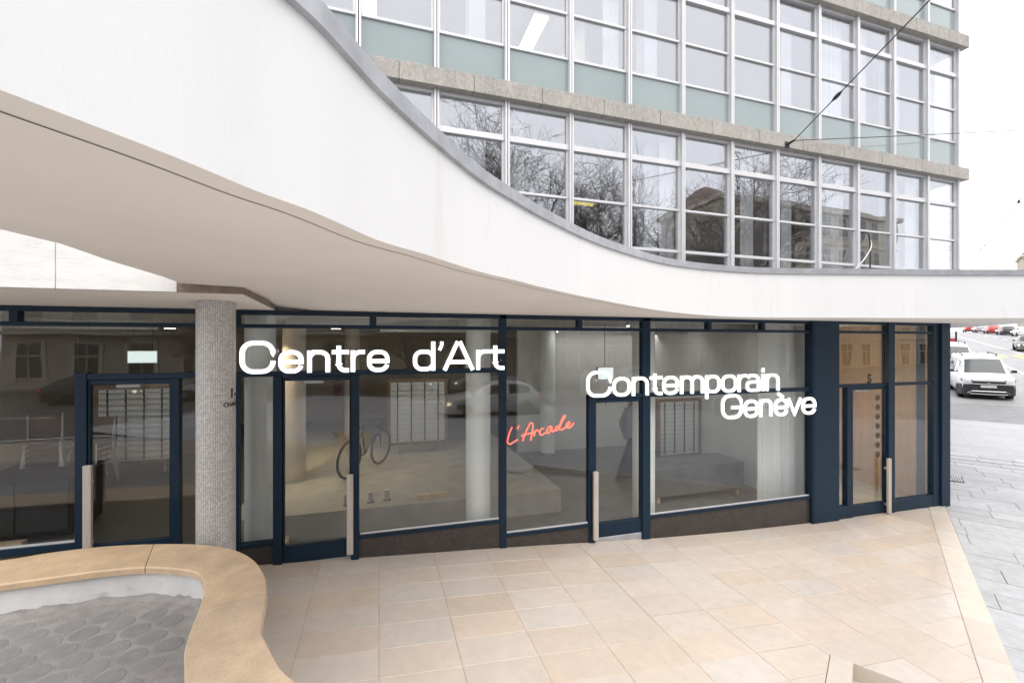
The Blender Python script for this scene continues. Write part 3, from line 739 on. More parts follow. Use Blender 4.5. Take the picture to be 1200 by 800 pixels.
def glyph(ch, x0, x1, b, xh, cap, w, wh):
    """strokes of a wide squarish letter; w vertical stroke, drawn as bands"""
    h = w / 2; X0, X1 = x0 + h, x1 - h; out = []
    def rr(a0, a1, z0, z1, k=.40):
        r = min(a1 - a0, z1 - z0) * k; return r
    top = xh
    if ch in 'CG': top = cap
    B, T = b + h * .8, top - h * .8; zm = (B + T) / 2
    r = min(X1 - X0, T - B) * (.36 if ch in 'CG' else .40)
    if ch == 'o': out.append((arc(X1 - r, T - r, r, r, 0, 90) + arc(X0 + r, T - r, r, r, 90, 180) + arc(X0 + r, B + r, r, r, 180, 270) + arc(X1 - r, B + r, r, r, 270, 360), True))
    elif ch == 'C': out.append(([(X1, zm + (T - B) * .17)] + arc(X1 - r, T - r, r, r, 0, 90) + arc(X0 + r, T - r, r, r, 90, 180) + arc(X0 + r, B + r, r, r, 180, 270) + arc(X1 - r, B + r, r, r, 270, 360) + [(X1, zm - (T - B) * .13)], False))
    elif ch == 'G':
        out.append(([(X1, zm + (T - B) * .20)] + arc(X1 - r, T - r, r, r, 0, 90) + arc(X0 + r, T - r, r, r, 90, 180) + arc(X0 + r, B + r, r, r, 180, 270) + arc(X1 - r, B + r, r, r, 270, 360) + [(X1, zm - .01 + h * .0)], False))
        out.append(([((X0 + X1) / 2 - .01, zm - h * .6), (x1 - .001, zm - h * .6)], False))
    elif ch in 'eè':
        out.append(([(X0 + .01, zm - h * .1), (X1, zm - h * .1)] + arc(X1 - r, T - r, r, r, 0, 90)[0:] + arc(X0 + r, T - r, r, r, 90, 180) + arc(X0 + r, B + r, r, r, 180, 270) + arc(X1 - r, B + r, r, r, 270, 345), False))
        if ch == 'è':
            c = (x0 + x1) / 2; out.append(([(c - .07, xh + .085), (c + .04, xh + .025)], False))
    elif ch == 'n': out += [([(X0, b), (X0, xh)], False), ([(X0, T - .055), (X0 + .045, T)] + arc(X1 - r, T - r, r, r, 90, 0) + [(X1, b)], False)]
    elif ch == 'm':
        xm = (X0 + X1) / 2; r2 = min(xm - X0, T - B) * .42
        out += [([(X0, b), (X0, xh)], False), ([(X0, T - .05), (X0 + .04, T)] + arc(xm - r2, T - r2, r2, r2, 90, 0) + [(xm, b)], False), ([(xm, T - .05), (xm + .04, T)] + arc(X1 - r2, T - r2, r2, r2, 90, 0) + [(X1, b)], False)]
    elif ch == 't':
        xs_ = x0 + (x1 - x0) * .40; rt = .075; out += [([(xs_, b + (cap - b) * .86)] + [(xs_, B + rt)] + arc(xs_ + rt, B + rt, rt, rt, 180, 270) + [(x1, B)], False), ([(x0, T), (x1, T)], False)]
    elif ch == 'r': out += [([(X0, b), (X0, xh)], False), ([(X0, T - .09)] + arc(X0 + .085, T - .085, .085, .085, 180, 90) + [(x1, T)], False)]
    elif ch == 'd': out += [(arc(X1 - r, T - r, r, r, 0, 90) + arc(X0 + r, T - r, r, r, 90, 180) + arc(X0 + r, B + r, r, r, 180, 270) + arc(X1 - r, B + r, r, r, 270, 360), True), ([(X1, b), (X1, cap)], False)]
    elif ch == 'p': out += [(arc(X1 - r, T - r, r, r, 0, 90) + arc(X0 + r, T - r, r, r, 90, 180) + arc(X0 + r, B + r, r, r, 180, 270) + arc(X1 - r, B + r, r, r, 270, 360), True), ([(X0, b - .085), (X0, xh)], False)]
    elif ch == 'a':
        zb_ = B + (T - B) * .56; r3 = (zb_ - B) * .48
        out += [([(X0 + .01, T - .035), (X0 + .05, T)] + arc(X1 - r, T - r, r, r, 90, 0) + [(X1, b)], False), ([(X1, zb_)] + arc(X0 + r3, zb_ - r3, r3, r3, 90, 180) + arc(X0 + r3, B + r3, r3, r3, 180, 270) + [(X1, B)], False)]
    elif ch == 'i': c = (x0 + x1) / 2; out += [([(c, b), (c, xh)], False), ([(c, cap - .065), (c, cap)], False)]
    elif ch == 'v': c = (x0 + x1) / 2; out += [([(X0 - .01, xh), (c, b + .02), (X1 + .01, xh)], False)]
    elif ch == 'A':
        c = (x0 + x1) / 2; out += [([(X0 - .005, b), (c - .012, cap - .0)], False), ([(X1 + .005, b), (c + .012, cap - .0)], False), ([(x0 + .09, b + .105), (x1 - .09, b + .105)], False)]
    elif ch == "'": c = (x0 + x1) / 2; out += [([(c + .01, cap), (c + .008, cap - .05), (c - .02, cap - .11)], False)]
    return out
def sign(name, letters, b, xh, cap, w, label, row):
    rt = root(name, (letters[0][1], -.06, b), label, 'sign', 'lit letter signs on the shopfront')
    for ch, x0, x1 in letters:
        mb, fc = MB(), MB()
        for k, (pts, cl) in enumerate(glyph(ch, x0, x1, b, xh, cap, w, w)):
            ww = w * (1 if ch != "'" else .8)
            ribbon(mb, pts, ww, -.100 - .0004 * k, -.078 - .0003 * k, cl); ribbon(fc, pts, ww - .002, -.108 - .0006 * k, -.1004 - .0004 * k, cl)
        o = mb.build('letter', 'letter_can', rt); fc.build('lit_face', 'sign_light', o)
        zc = b + .03 if ch not in 'CGoe\u00e8' else b + .025
        for xp in ((x0 + .035, x1 - .035) if ch not in "'i" else ((x0 + x1) / 2,)):
            zp = (b + xh) / 2 if ch not in "'Atv" else (cap - .04 if ch == "'" else b + .12)
            MB().box(xp - .006, xp + .006, -.079, -.006, zp - .006, zp + .006).build('fixing_pin', 'steel', o)
    return rt
sign('letter_sign', [('C', -1.51, -1.148), ('e', -1.118, -0.853), ('n', -0.816, -0.566), ('t', -0.547, -0.357), ('r', -0.338, -0.177), ('e', -0.154, 0.109), ('d', 0.388, 0.663), ("'", 0.7, 0.768), ('A', 0.758, 1.161), ('r', 1.185, 1.348), ('t', 1.359, 1.559)],
     2.268, 2.525, 2.632, .051, 'white lit letters reading Centre d\'Art over the left doors', 0)
sign('letter_sign', [('C', 2.736, 3.126), ('o', 3.14, 3.428), ('n', 3.45, 3.721), ('t', 3.742, 3.947), ('e', 3.952, 4.232), ('m', 4.256, 4.669), ('p', 4.698, 4.969), ('o', 4.989, 5.276), ('r', 5.296, 5.458), ('a', 5.448, 5.715), ('i', 5.74, 5.816), ('n', 5.834, 6.1)],
     1.862, 2.128, 2.222, .047, 'white lit letters reading Contemporain across the right window', 1)
sign('letter_sign', [('G', 4.989, 5.383), ('e', 5.407, 5.691), ('n', 5.711, 5.957), ('è', 5.999, 6.279), ('v', 6.268, 6.553), ('e', 6.564, 6.856)],
     1.458, 1.73, 1.825, .048, 'white lit letters reading Genève, lowest line of the sign', 2)
NEON = [[(1.689, 1.494), (1.662, 1.44), (1.636, 1.365), (1.623, 1.306), (1.636, 1.276), (1.667, 1.27), (1.711, 1.293), (1.769, 1.323)], [(1.787, 1.512), (1.773, 1.489), (1.76, 1.464)], [(1.836, 1.298), (1.863, 1.377), (1.908, 1.469), (1.944, 1.528), (1.967, 1.535), (1.981, 1.513), (1.976, 1.431), (1.958, 1.346), (1.954, 1.299)], [(1.818, 1.367), (1.863, 1.382), (1.935, 1.395), (1.994, 1.405), (2.013, 1.429), (2.005, 1.395), (1.999, 1.353)], [(2.003, 1.374), (2.017, 1.416), (2.045, 1.436), (2.058, 1.414)], [(2.137, 1.449), (2.109, 1.45), (2.081, 1.417), (2.081, 1.378), (2.109, 1.363), (2.155, 1.387), (2.183, 1.407)], [(2.257, 1.469), (2.225, 1.475), (2.192, 1.441), (2.183, 1.403), (2.202, 1.38), (2.229, 1.409), (2.257, 1.464), (2.253, 1.425), (2.267, 1.403), (2.304, 1.418)], [(2.37, 1.471), (2.332, 1.469), (2.309, 1.44), (2.309, 1.418), (2.332, 1.416), (2.365, 1.454), (2.408, 1.531), (2.446, 1.591), (2.455, 1.612), (2.436, 1.609), (2.403, 1.558), (2.38, 1.497), (2.37, 1.445), (2.389, 1.418), (2.427, 1.433), (2.474, 1.457)], [(2.474, 1.457), (2.517, 1.49), (2.517, 1.521), (2.489, 1.509), (2.47, 1.475), (2.484, 1.444), (2.517, 1.442), (2.556, 1.471), (2.585, 1.509)]]
neon = root('neon_sign', (2.1, -.02, 1.27), "red neon script reading L'Arcade on the middle pane", 'sign')
for s in NEON: MB().tube(smooth_curve([(x, -.018, z) for x, z in s], 4), .0095, 6).build('neon_tube', 'neon_red', neon, smooth=True)

# ------------------------------------------------------------------ office building above
AL = R(1.8); BAY = 1.097; I0, I1 = -6, 11
off = root('office_building', (.8, 1.0, 3.598), 'glass curtain-wall office floors with concrete bands above the canopy', 'building', None, False, AL)
ZO = -3.598
U0 = I0 * BAY
def ob(name, m_, x0, x1, y0, y1, z0, z1, c=0, par=None): return MB().box(x0, x1, y0, y1, z0 + ZO, z1 + ZO, c).build(name, m_, par or off)
slabs = [(6.375, 6.64), (9.42, 9.70), (12.5, 12.8)]
UE = 12.03
for za, zb in slabs[:2]:
    u = U0 - BAY / 2
    while u < UE + .1:
        b_ = min(u + BAY, UE + .20)
        o = ob('concrete_band_panel', 'exposed_concrete', u + .003, b_ - .003, -.17, .12, za, zb, .006); u += BAY
        if b_ - u > -.2 and u > UE + .1: break
    MB().box(UE + .02, UE + .2, .12, 9, za + ZO, zb + ZO, .006).build('concrete_band_panel', 'exposed_concrete', off)
ob('concrete_band_panel', 'exposed_concrete', U0 - .5, UE + .2, -.17, .12, *slabs[2])
for i in range(I0, I1 + 1):                                    # storey-high mullions: two slim fins each
    u = i * BAY if i < I1 else UE
    for za, zb in ((3.6, 6.372), (6.642, 9.417), (9.703, 12.49)):
        ob('mullion', 'aluminium', u - .038, u - .006, -.095, .03, za, zb, .004); ob('mullion', 'aluminium', u + .006, u + .038, -.088, .03, za, zb, .004)
LOW = [4.25, 4.99, 5.81]; UP = [7.26, 8.0, 8.80]
gap = ob('seal', 'rubber_seal', U0, UE, .0, .02, 6.372, 6.378)
def storey(rows_, thick, spandrel_top, z_head, z_base):
    for i in range(I0, I1):
        a = i * BAY + .038; b_ = ((i + 1) * BAY if i + 1 < I1 else UE) - .038
        zz = [z_base] + rows_ + [z_head]
        ob('frame_rail', 'aluminium', a, b_, -.05, .03, z_head - .05, z_head, .004)
        for k, z in enumerate(rows_):
            th = thick[k]; ob('frame_rail', 'aluminium', a, b_, -.055 if th > .04 else -.04, .03, z - th, z + th, .004)
        for k in range(len(zz) - 1):
            lo = zz[k] + (thick[k - 1] if k else 0); hi = zz[k + 1] - (thick[k] if k < len(rows_) else .05)
            if spandrel_top and k == 0: ob('spandrel_panel', 'spandrel_glass', a, b_, -.01, .01, lo, hi)
            else:
                ob('sash_stile', 'aluminium', a, a + .02, -.03, .02, lo, hi); ob('sash_stile', 'aluminium', b_ - .035, b_, -.03, .02, lo, hi)
                w_ = ob('window_pane', 'office_glass', a + .02, b_ - .035, -.006, .006, lo, hi)
storey(LOW, [.026, .02, .045], False, 6.372, 3.602)
storey(UP, [.02, .02, .045], True, 9.417, 6.642)
storey([10.32, 11.06, 11.86], [.02, .02, .045], True, 12.49, 9.703)
# end wall and rooms behind the glass
ob('end_window', 'office_glass', UE - .006, UE + .006, .03, .55, 3.65, 6.36); ob('end_window', 'office_glass', UE - .006, UE + .006, .03, .55, 6.65, 9.41)
ob('end_wall', 'aluminium', UE - .03, UE + .04, .55, .65, 3.6, 12.4); ob('end_wall', 'interior_white', UE - .03, UE + .03, .65, 9, 3.6, 12.4)
for z in (6.36, 9.40, 12.48): ob('floor_slab', 'interior_white', U0 - .4, UE - .02, .12, 9, z + .02, z + .28)
ob('floor_slab', 'platform_concrete', U0 - .4, UE - .02, .06, 9, 3.601, 3.64)
for z in (6.646, 9.706): ob('floor_covering', 'platform_concrete', U0 - .4, UE - .02, .13, 8.9, z, z + .008)
ob('back_wall', 'interior_white', U0 - .4, UE - .03, 8.9, 9.1, 3.6, 12.45)
ob('side_wall', 'interior_white', U0 - .5, U0 - .4, 0, 9, 3.6, 12.45)
for u in (-3.0, 3.35, 7.75):
    for za, zb in ((6.655, 9.41), (9.715, 12.48)): ob('partition', 'interior_white', u - .05, u + .05, 1.6, 8.9, za, zb)
ob('partition', 'interior_white', 2.2, 2.3, 2.2, 8.9, 3.65, 6.37); ob('partition', 'interior_white', 4.3, 7.6, 3.4, 3.5, 3.65, 6.1); ob('partition', 'interior_white', 7.6, 7.7, 1.2, 8.9, 3.65, 6.37)
for k in range(-1, 5):                                         # white columns and curtains just inside
    u = .58 + k * 3.29
    for za, zb in ((3.64, 6.37), (6.655, 9.41), (9.715, 12.48)):
        if u < UE - .3: ob('inner_column', 'pale_column', u, u + .28, .35, .62, za, zb, .01)
def curtain(u0, u1, za, zb):
    mb = MB(); n = int((u1 - u0) / .035); rows_ = []
    for z in (za, zb): rows_.append([(u0 + (u1 - u0) * i / n, .16 + .03 * math.sin(i * 1.5) + .01 * math.sin(i * .4), z + ZO) for i in range(n + 1)])
    mb.grid(rows_).build('curtain', 'curtain', off, smooth=True, fix=False)
for a, b_, za, zb in ((7.85, 8.65, 6.66, 9.4), (8.9, 9.3, 6.66, 9.4), (7.9, 8.7, 3.66, 6.36), (4.05, 4.38, 3.66, 6.36), (1.15, 1.45, 3.66, 6.36), (5.9, 6.2, 3.66, 6.36), (2.9, 3.2, 6.66, 9.4), (10.6, 10.9, 3.66, 6.36), (11.3, 11.6, 6.66, 9.4)): curtain(a, b_, za, zb)
# lit ceiling lamps in the rooms
def ceil_lamp(u, w, l, z, rz, lab):
    x = .8 + u * math.cos(AL) - w * math.sin(AL); y = 1.0 + u * math.sin(AL) + w * math.cos(AL)
    r = root('ceiling_lamp', (x, y, z), lab, 'lamp', 'office ceiling lamps', False, rz)
    MB().box(-.17, .17, -l / 2, l / 2, -.03, .05, .004).build('lamp_housing', 'steel', r)
    MB().box(-.15, .15, -l / 2 + .02, l / 2 - .02, -.042, -.0305).build('diffuser', 'panel_light', r)
for u_, z_, nm in ((5.6, 9.33, 'upper floor, behind the eighth window'), (9.9, 9.33, 'upper floor, nearest the building corner'), (-4.4, 9.33, 'upper floor, hidden left behind the canopy')):  # extra lamps added to brighten the upper rooms
    ceil_lamp(u_, 4.6, 1.7, z_, R(0), 'added ceiling panel lamp brightening the ' + nm)
ceil_lamp(2.45, 2.62, 1.7, 9.33, R(0), 'lit ceiling panel lamp behind the third upper office window')
ceil_lamp(-.95, 2.62, 1.7, 9.33, R(0), 'lit ceiling panel lamp behind the upper window nearest the canopy')
yl = root('yellow_bar_lamp', (.8 + 2.65, 1.0 + .55, 5.10), 'yellow bar lamp hanging behind a lower office window', 'lamp', None, False, AL)
MB().box(-.22, .22, -.04, .04, -.03, .03, .008).build('lamp_bar', 'lamp_yellow', yl)
MB().tube([(-.15, 0, .03), (-.15, 0, 1.25)], .004).tube([(.15, 0, .03), (.15, 0, 1.25)], .004).build('suspension_wire', 'dark_metal', yl)
def fpt(u, w, z): return (.8 + u * math.cos(AL) - w * math.sin(AL), 1.0 + u * math.sin(AL) + w * math.cos(AL), z)
tag(MB().tube(smooth_curve([fpt(8.93, .02, 4.93), fpt(9.02, -.1, 4.92), fpt(9.05, -.12, 4.6), fpt(9.02, -.14, 4.2), fpt(8.98, -.14, 3.62)], 5), .016).build('loose_cable', 'cable', smooth=True), 'thick black cable hanging out of an office window', 'cable', 'cables hanging from the office window')
tag(MB().tube(smooth_curve([fpt(9.1, -.05, 4.88), fpt(9.06, -.14, 4.65), fpt(8.8, -.17, 4.35), fpt(8.45, -.2, 4.05), fpt(8.2, -.3, 3.62)], 5), .012).build('loose_cable', 'cable_white', smooth=True), 'thin white cable looping from an office window to the canopy roof', 'cable', 'cables hanging from the office window')

# ------------------------------------------------------------------ shop interior
FLZ, PLZ = -.2, .18
struct(MB().box(-7, 7.2, .06, 9.6, FLZ - .1, FLZ).build('shop_floor', 'floor_grey'))
struct(MB().box(-7, 10.05, .06, 9.6, 2.99, 3.1).build('shop_ceiling', 'interior_ceiling'))
struct(MB().box(-7, 7.2, 9.6, 9.8, FLZ, 2.99).build('shop_back_wall', 'interior_warm'))
struct(MB().box(-7.2, -7, .06, 9.8, FLZ, 2.99).build('shop_side_wall', 'interior_warm'))
struct(MB().box(7.0, 7.2, .4, 9.6, FLZ, 2.99).build('shop_partition', 'interior_white'))
struct(MB().box(3.4, 7.0, 5.3, 5.45, FLZ, 2.99).build('shop_inner_wall', 'interior_white'))
struct(MB().box(-2.0, 2.9, 1.2, 9.6, FLZ, PLZ, .004).build('raised_floor', 'platform_concrete')); struct(MB().box(-7, -2.005, .5, 9.6, FLZ, PLZ - .002, .004).build('left_floor', 'floor_dark'))
# entrance hall number 5
struct(MB().box(7.2, 10.05, .06, 6, -.47, -.38).build('hall_floor', 'platform_concrete'))
struct(MB().box(7.2, 10.0, 3.6, 3.75, -.38, 2.99).build('hall_back_wall', 'wood_panel'))
struct(MB().box(9.95, 10.04, .16, 3.6, -.38, 2.99).build('hall_side_wall', 'wood_panel'))
pl = root('pendant_lamp', (8.05, 1.2, 2.02), 'lit oval pendant lamp in the number five entrance hall', 'lamp', None, False)
mb = MB().lathe([(.0, -.012), (.26, -.02), (.3, .0), (.26, .03), (0, .035)], 28); o = mb.build('lamp_disc', 'warm_lamp', pl, smooth=True); o.scale = (1.2, 1, .8)
MB().tube([(0, 0, .02), (0, 0, .97)], .006).build('suspension_wire', 'dark_metal', pl)
# columns
def column(x, y, r, z0, m_, lab):
    rt = root('interior_column', (x, y, z0), lab, 'column', 'round columns inside the shop', False)
    MB().lathe([(r, 0), (r, 2.985 - z0)], 32).build('shaft', m_, rt, smooth=True)
    MB().lathe([(r + .012, 0), (r + .012, .05), (r + .002, .055)], 32).build('base_ring', 'steel', rt, smooth=True)
    return rt
column(-1.40, .33, .17, FLZ, 'pale_column', 'pale round column behind the glass right of the mosaic column')
column(1.30, .33, .17, FLZ, 'pale_column', 'white round column behind the glass below the sign word Art')
column(3.93, .36, .17, FLZ, 'pale_column', 'pale round column behind the post between door and right window')
column(-1.47, 3.0, .19, PLZ, 'beige_column', 'beige round column in warm light behind the second door')
column(-.7, 6.6, .19, PLZ, 'beige_column', 'small beige round column farthest back behind the second door')
column(4.1, 5.0, .19, FLZ, 'pale_column', 'dim round column deep inside right of the neon script')
# right hand curtain
mb = MB(); rows = []
for z in (FLZ + .02, 2.95): rows.append([(6.15 + .8 * i / 60, .38 + .035 * math.sin(i * 1.3) + .012 * math.sin(i * .37), z) for i in range(61)])
tag(mb.grid(rows).build('shop_curtain', 'curtain', smooth=True, fix=False), 'white floor-length curtain at the right end of the shop window', 'curtain')
# display panels
def display(x, y, w, h, z, rz, lab):
    r = root('display_panel', (x, y, z), lab, 'display', 'white display panels with pegs', False, rz)
    MB().box(0, w, 0, .03, .0, h).build('board', 'board_white', r)
    for a, b_, c, d in ((-.06, 0, -.06, h + .06), (w, w + .06, -.06, h + .06), (0, w, -.06, 0), (0, w, h, h + .06)):
        MB().box(a, b_, -.03, .06, c, d, .004).build('frame', 'wood_frame', r)
    n = max(4, round(w / .28)); pg = MB()
    for k in range(1, n + 1):
        u = w * (k - .5) / n; MB().box(u - .012, u + .012, -.012, -.001, .02, h - .02).build('rail', 'dark_metal', r)
        for q in range(12): z_ = .08 + (h - .16) * q / 11; pg.box(u - w / n * .46, u + w / n * .46, -.03, -.013, z_, z_ + .007)
    pg.build('peg_row', 'steel', r)
    MB().box(w * .1, w * .1 + .03, 0, .04, -z + (PLZ if x < 3 else FLZ), -.06).box(w * .9, w * .9 + .03, 0, .04, -z + (PLZ if x < 3 else FLZ), -.06).build('stand_leg', 'steel', r)
display(-4.98, 4.3, 1.14, 1.35, .42, R(0), 'white peg display panel in a wooden frame seen through the left door')
display(.22, 4.5, 1.19, 1.34, .42, R(0), 'white peg display panel behind the window below the sign word d\'Art')
display(5.55, 2.3, .95, 1.1, .30, R(0), 'white peg display panel in a brown wooden frame behind the right window')
# bench, crate, platform pieces
r = root('low_bench', (5.15, 1.4, FLZ), 'long dark low counter behind the right window', 'bench', None, False, R(0))
MB().box(-.55, 1.35, -.36, .36, .12, .62, .01).build('bench_body', 'floor_grey', r)
for a, b_ in ((-.45, -.28), (-.45, .28), (1.25, -.28), (1.25, .28)): MB().box(a - .03, a + .03, b_ - .03, b_ + .03, 0, .12).build('leg', 'plywood', r)
r = root('black_cabinet', (-4.36, 1.55, PLZ), 'low black cabinet behind the far left window', 'cabinet', None, False)
MB().box(-.5, .62, -.3, .35, .04, .74, .01).build('cabinet_body', 'black_paint', r); MB().box(-.46, .04, -.315, -.301, .08, .70, .003).build('cabinet_door', 'plastic_dark', r); MB().box(.06, .58, -.315, -.301, .08, .70, .003).build('cabinet_door', 'plastic_dark', r)
MB().box(-.45, .57, -.25, .3, 0, .04).build('cabinet_base', 'dark_metal', r)
tag(MB().box(-4.9, -4.1, 1.0, 1.1, PLZ, PLZ + .06, .004).build('loose_plank', 'plywood'), 'loose plywood plank on the floor before the black cabinet', 'plank', 'loose planks')
tag(MB().box(.55, 1.05, 1.32, 1.44, PLZ, PLZ + .07, .004).build('loose_plank', 'plywood'), 'short wooden batten on the raised floor near the white column', 'plank', 'loose planks')
tag(MB().box(-1.3, -1.22, .3, 1.15, FLZ, FLZ + .12, .004).build('loose_plank', 'plywood'), 'pale wooden batten on the floor beside the second door', 'plank', 'loose planks')
for k, (x, y) in enumerate(((-.48, 1.42), (-.14, 1.45), (.1, 1.48))):
    rt = root('floor_socket', (x, y, PLZ), ['leftmost', 'middle', 'rightmost'][k] + ' of three small metal floor sockets on the raised floor', 'socket', 'metal floor sockets', False)
    MB().box(-.035, .035, -.03, .03, 0, .16, .006).build('socket_body', 'steel', rt); MB().box(-.05, .05, -.045, .045, 0, .008).build('socket_flange', 'dark_metal', rt)
# chairs in stacks, left
def chair():
    r = root('stacking_chair', (0, 0, 0), 'x', 'chair', 'stacked brown chairs', False)
    rows_ = [[(-.2 + .4 * i / 6, -.2 + .4 * j / 6, .45 + .015 * ((i - 3) / 3) ** 2) for i in range(7)] for j in range(7)]
    mb = MB(); mb.grid(rows_); mb.grid([[(x, y, z - .012) for x, y, z in q][::-1] for q in rows_]); mb.build('seat', 'chair_seat', r, smooth=True)
    mb = MB(); rows_ = [[(-.19 + .38 * i / 6, .2 + .05 * j / 3 - .03 * (1 - ((i - 3) / 3) ** 2) + .03, .58 + .25 * j / 3) for i in range(7)] for j in range(4)]
    mb.grid(rows_); mb.grid([[(x, y + .012, z) for x, y, z in q][::-1] for q in rows_]); mb.build('backrest', 'chair_seat', r, smooth=True)
    for sx in (-1, 1):
        MB().tube([(sx * .19, -.17, .44), (sx * .24, -.24, 0)], .011).build('leg', 'steel', r); MB().tube([(sx * .2, .22, .86), (sx * .19, .17, .44), (sx * .23, .26, 0)], .011).build('leg', 'steel', r)
        MB().tube([(sx * .19, -.17, .44), (sx * .19, .17, .44)], .011).build('seat_rail', 'steel', r)
    return r
c0 = chair(); nch = 0
for sx, sy, rz, cnt, nm in ((-5.15, 3.2, R(25), 6, 'left stack of brown chairs'), (-4.62, 3.4, R(-10), 5, 'right stack of brown chairs')):
    for k in range(cnt):
        c = c0 if nch == 0 else copy_tree(c0); nch += 1
        c.location = (sx, sy, PLZ + .085 * k); c.rotation_euler = (0, 0, rz)
        c['label'] = ['lowest', 'second', 'third', 'fourth', 'fifth', 'sixth'][k] + ' chair from the floor in the ' + nm; c['group'] = 'stacked brown chairs'
# lit wall screen, extinguishers, bicycle, person
r = root('lit_box', (-4.24, 4.2, 2.36), 'small lit white sign box hanging over the left door', 'sign', None, False)
MB().box(-.24, .24, -.03, .03, -.12, .12, .005).build('box_case', 'steel', r); MB().box(-.225, .225, -.036, -.0305, -.105, .105).build('lit_face', 'screen_light', r); MB().tube([(-.15, 0, .12), (-.15, 0, .63)], .006).tube([(.15, 0, .12), (.15, 0, .63)], .006).build('hanger', 'dark_metal', r)
r = root('lit_box', (3.92, 1.6, 2.07), 'small glowing white box standing in for a reflection behind the letter C of the right sign', 'sign', None, False)  # glowing box put in for a white reflection behind the C
MB().box(-.16, .16, -.03, .03, -.12, .12, .005).build('box_case', 'steel', r); MB().box(-.15, .15, -.036, -.0305, -.105, .105).build('lit_face', 'screen_light', r); MB().tube([(0, 0, .12), (0, 0, .9)], .006).build('hanger', 'dark_metal', r)
def extinguisher(x, y, z, lab):
    r = root('fire_extinguisher', (x, y, z), lab, 'extinguisher', 'fire extinguishers on the back wall', False)
    MB().lathe([(.0, 0), (.075, .0), (.08, .02), (.08, .36), (.06, .42), (.03, .45), (.025, .47)], 18).build('bottle', 'red_paint', r, smooth=True)
    MB().box(-.03, .03, -.03, .03, .47, .54, .005).build('valve', 'dark_metal', r); MB().tube(smooth_curve([(.03, 0, .5), (.12, -.02, .48), (.11, -.03, .3), (.09, -.03, .12)], 4), .012).build('hose', 'black_paint', r); MB().box(-.05, .05, .07, .12, .1, .3).build('bracket', 'dark_metal', r)
extinguisher(-1.32, 9.48, .95, 'red fire extinguisher, left one of the pair on the back wall'); extinguisher(-.82, 9.48, .95, 'red fire extinguisher, right one of the pair on the back wall')
def bicycle(loc, rz, lean):
    r = root('bicycle', loc, 'dark bicycle standing on the raised floor behind the second door', 'bicycle', None, False); r.rotation_euler = (lean, 0, rz)
    for x in (-.52, .52):
        w = MB(); w.tube([(x + .335 * math.cos(2 * math.pi * k / 36), 0, .345 + .335 * math.sin(2 * math.pi * k / 36)) for k in range(37)], .024, 6, False); wh = w.build('wheel', 'tyre', r, smooth=True)
        s_ = MB()
        for k in range(14): t = 2 * math.pi * k / 14; s_.tube([(x, .02 * (-1) ** k, .345), (x + .32 * math.cos(t), 0, .345 + .32 * math.sin(t))], .003, 4, False)
        s_.build('spokes', 'steel', wh)
    f_ = MB().tube([(-.05, 0, .32), (.38, 0, .82)], .022).tube([(-.05, 0, .32), (-.18, 0, .86)], .017).tube([(-.16, 0, .78), (.36, 0, .80)], .016).tube([(-.52, 0, .345), (-.05, 0, .32)], .012).tube([(-.52, 0, .345), (-.16, 0, .78)], .011)
    f_.build('frame', 'black_paint', r, smooth=True); MB().tube([(.36, 0, .92), (.40, 0, .74), (.52, 0, .345)], .015).build('fork', 'black_paint', r)
    MB().tube(smooth_curve([(.30, -.3, .98), (.38, -.2, 1.0), (.36, 0, .96), (.38, .2, 1.0), (.30, .3, .98)], 4), .012).build('handlebar', 'dark_metal', r)
    MB().tube([(-.30, 0, .90), (-.16, 0, .91), (-.02, 0, .90)], [.07, .05, .02], 8).build('saddle', 'leather', r, smooth=True)
    MB().tube([(-.05, -.1, .2), (-.05, -.06, .32), (-.05, .06, .32), (-.05, .1, .44)], .011).box(-.1, 0, -.16, -.09, .19, .21).box(-.1, 0, .09, .16, .43, .45).build('crank', 'steel', r)
bicycle((-.28, 3.3, PLZ), R(58), R(4))

# linear lamps under the shop ceiling; front pair added to brighten the columns
for k, (x, y, l) in enumerate(((5.35, 2.9, 2.6), (5.6, 4.6, 2.8), (1.2, 3.4, 2.4), (-4.6, 3.0, 2.2), (-.05, .95, 2.3), (5.3, .95, 2.6))):
    r = root('linear_lamp', (x, y, 2.97), ['white linear ceiling lamp nearest the right window', 'white linear ceiling lamp deep behind the right window', 'white linear ceiling lamp above the middle display panel', 'white linear ceiling lamp above the stacked chairs', 'added linear ceiling lamp brightening the columns inside the glass over the second door', 'added linear ceiling lamp brightening the columns just inside the right window'][k], 'lamp', 'linear ceiling lamps', False)
    MB().box(-l / 2, l / 2, -.05, .05, -.06, .0, .005).build('lamp_housing', 'steel', r); MB().box(-l / 2 + .01, l / 2 - .01, -.042, .042, -.075, -.0605).build('diffuser', 'tube_light', r)
    MB().box(-l / 2, l / 2, -.062, -.051, -.135, .0).build('added_baffle', 'steel', r)  # added baffle plate, hides the lit diffuser from outside
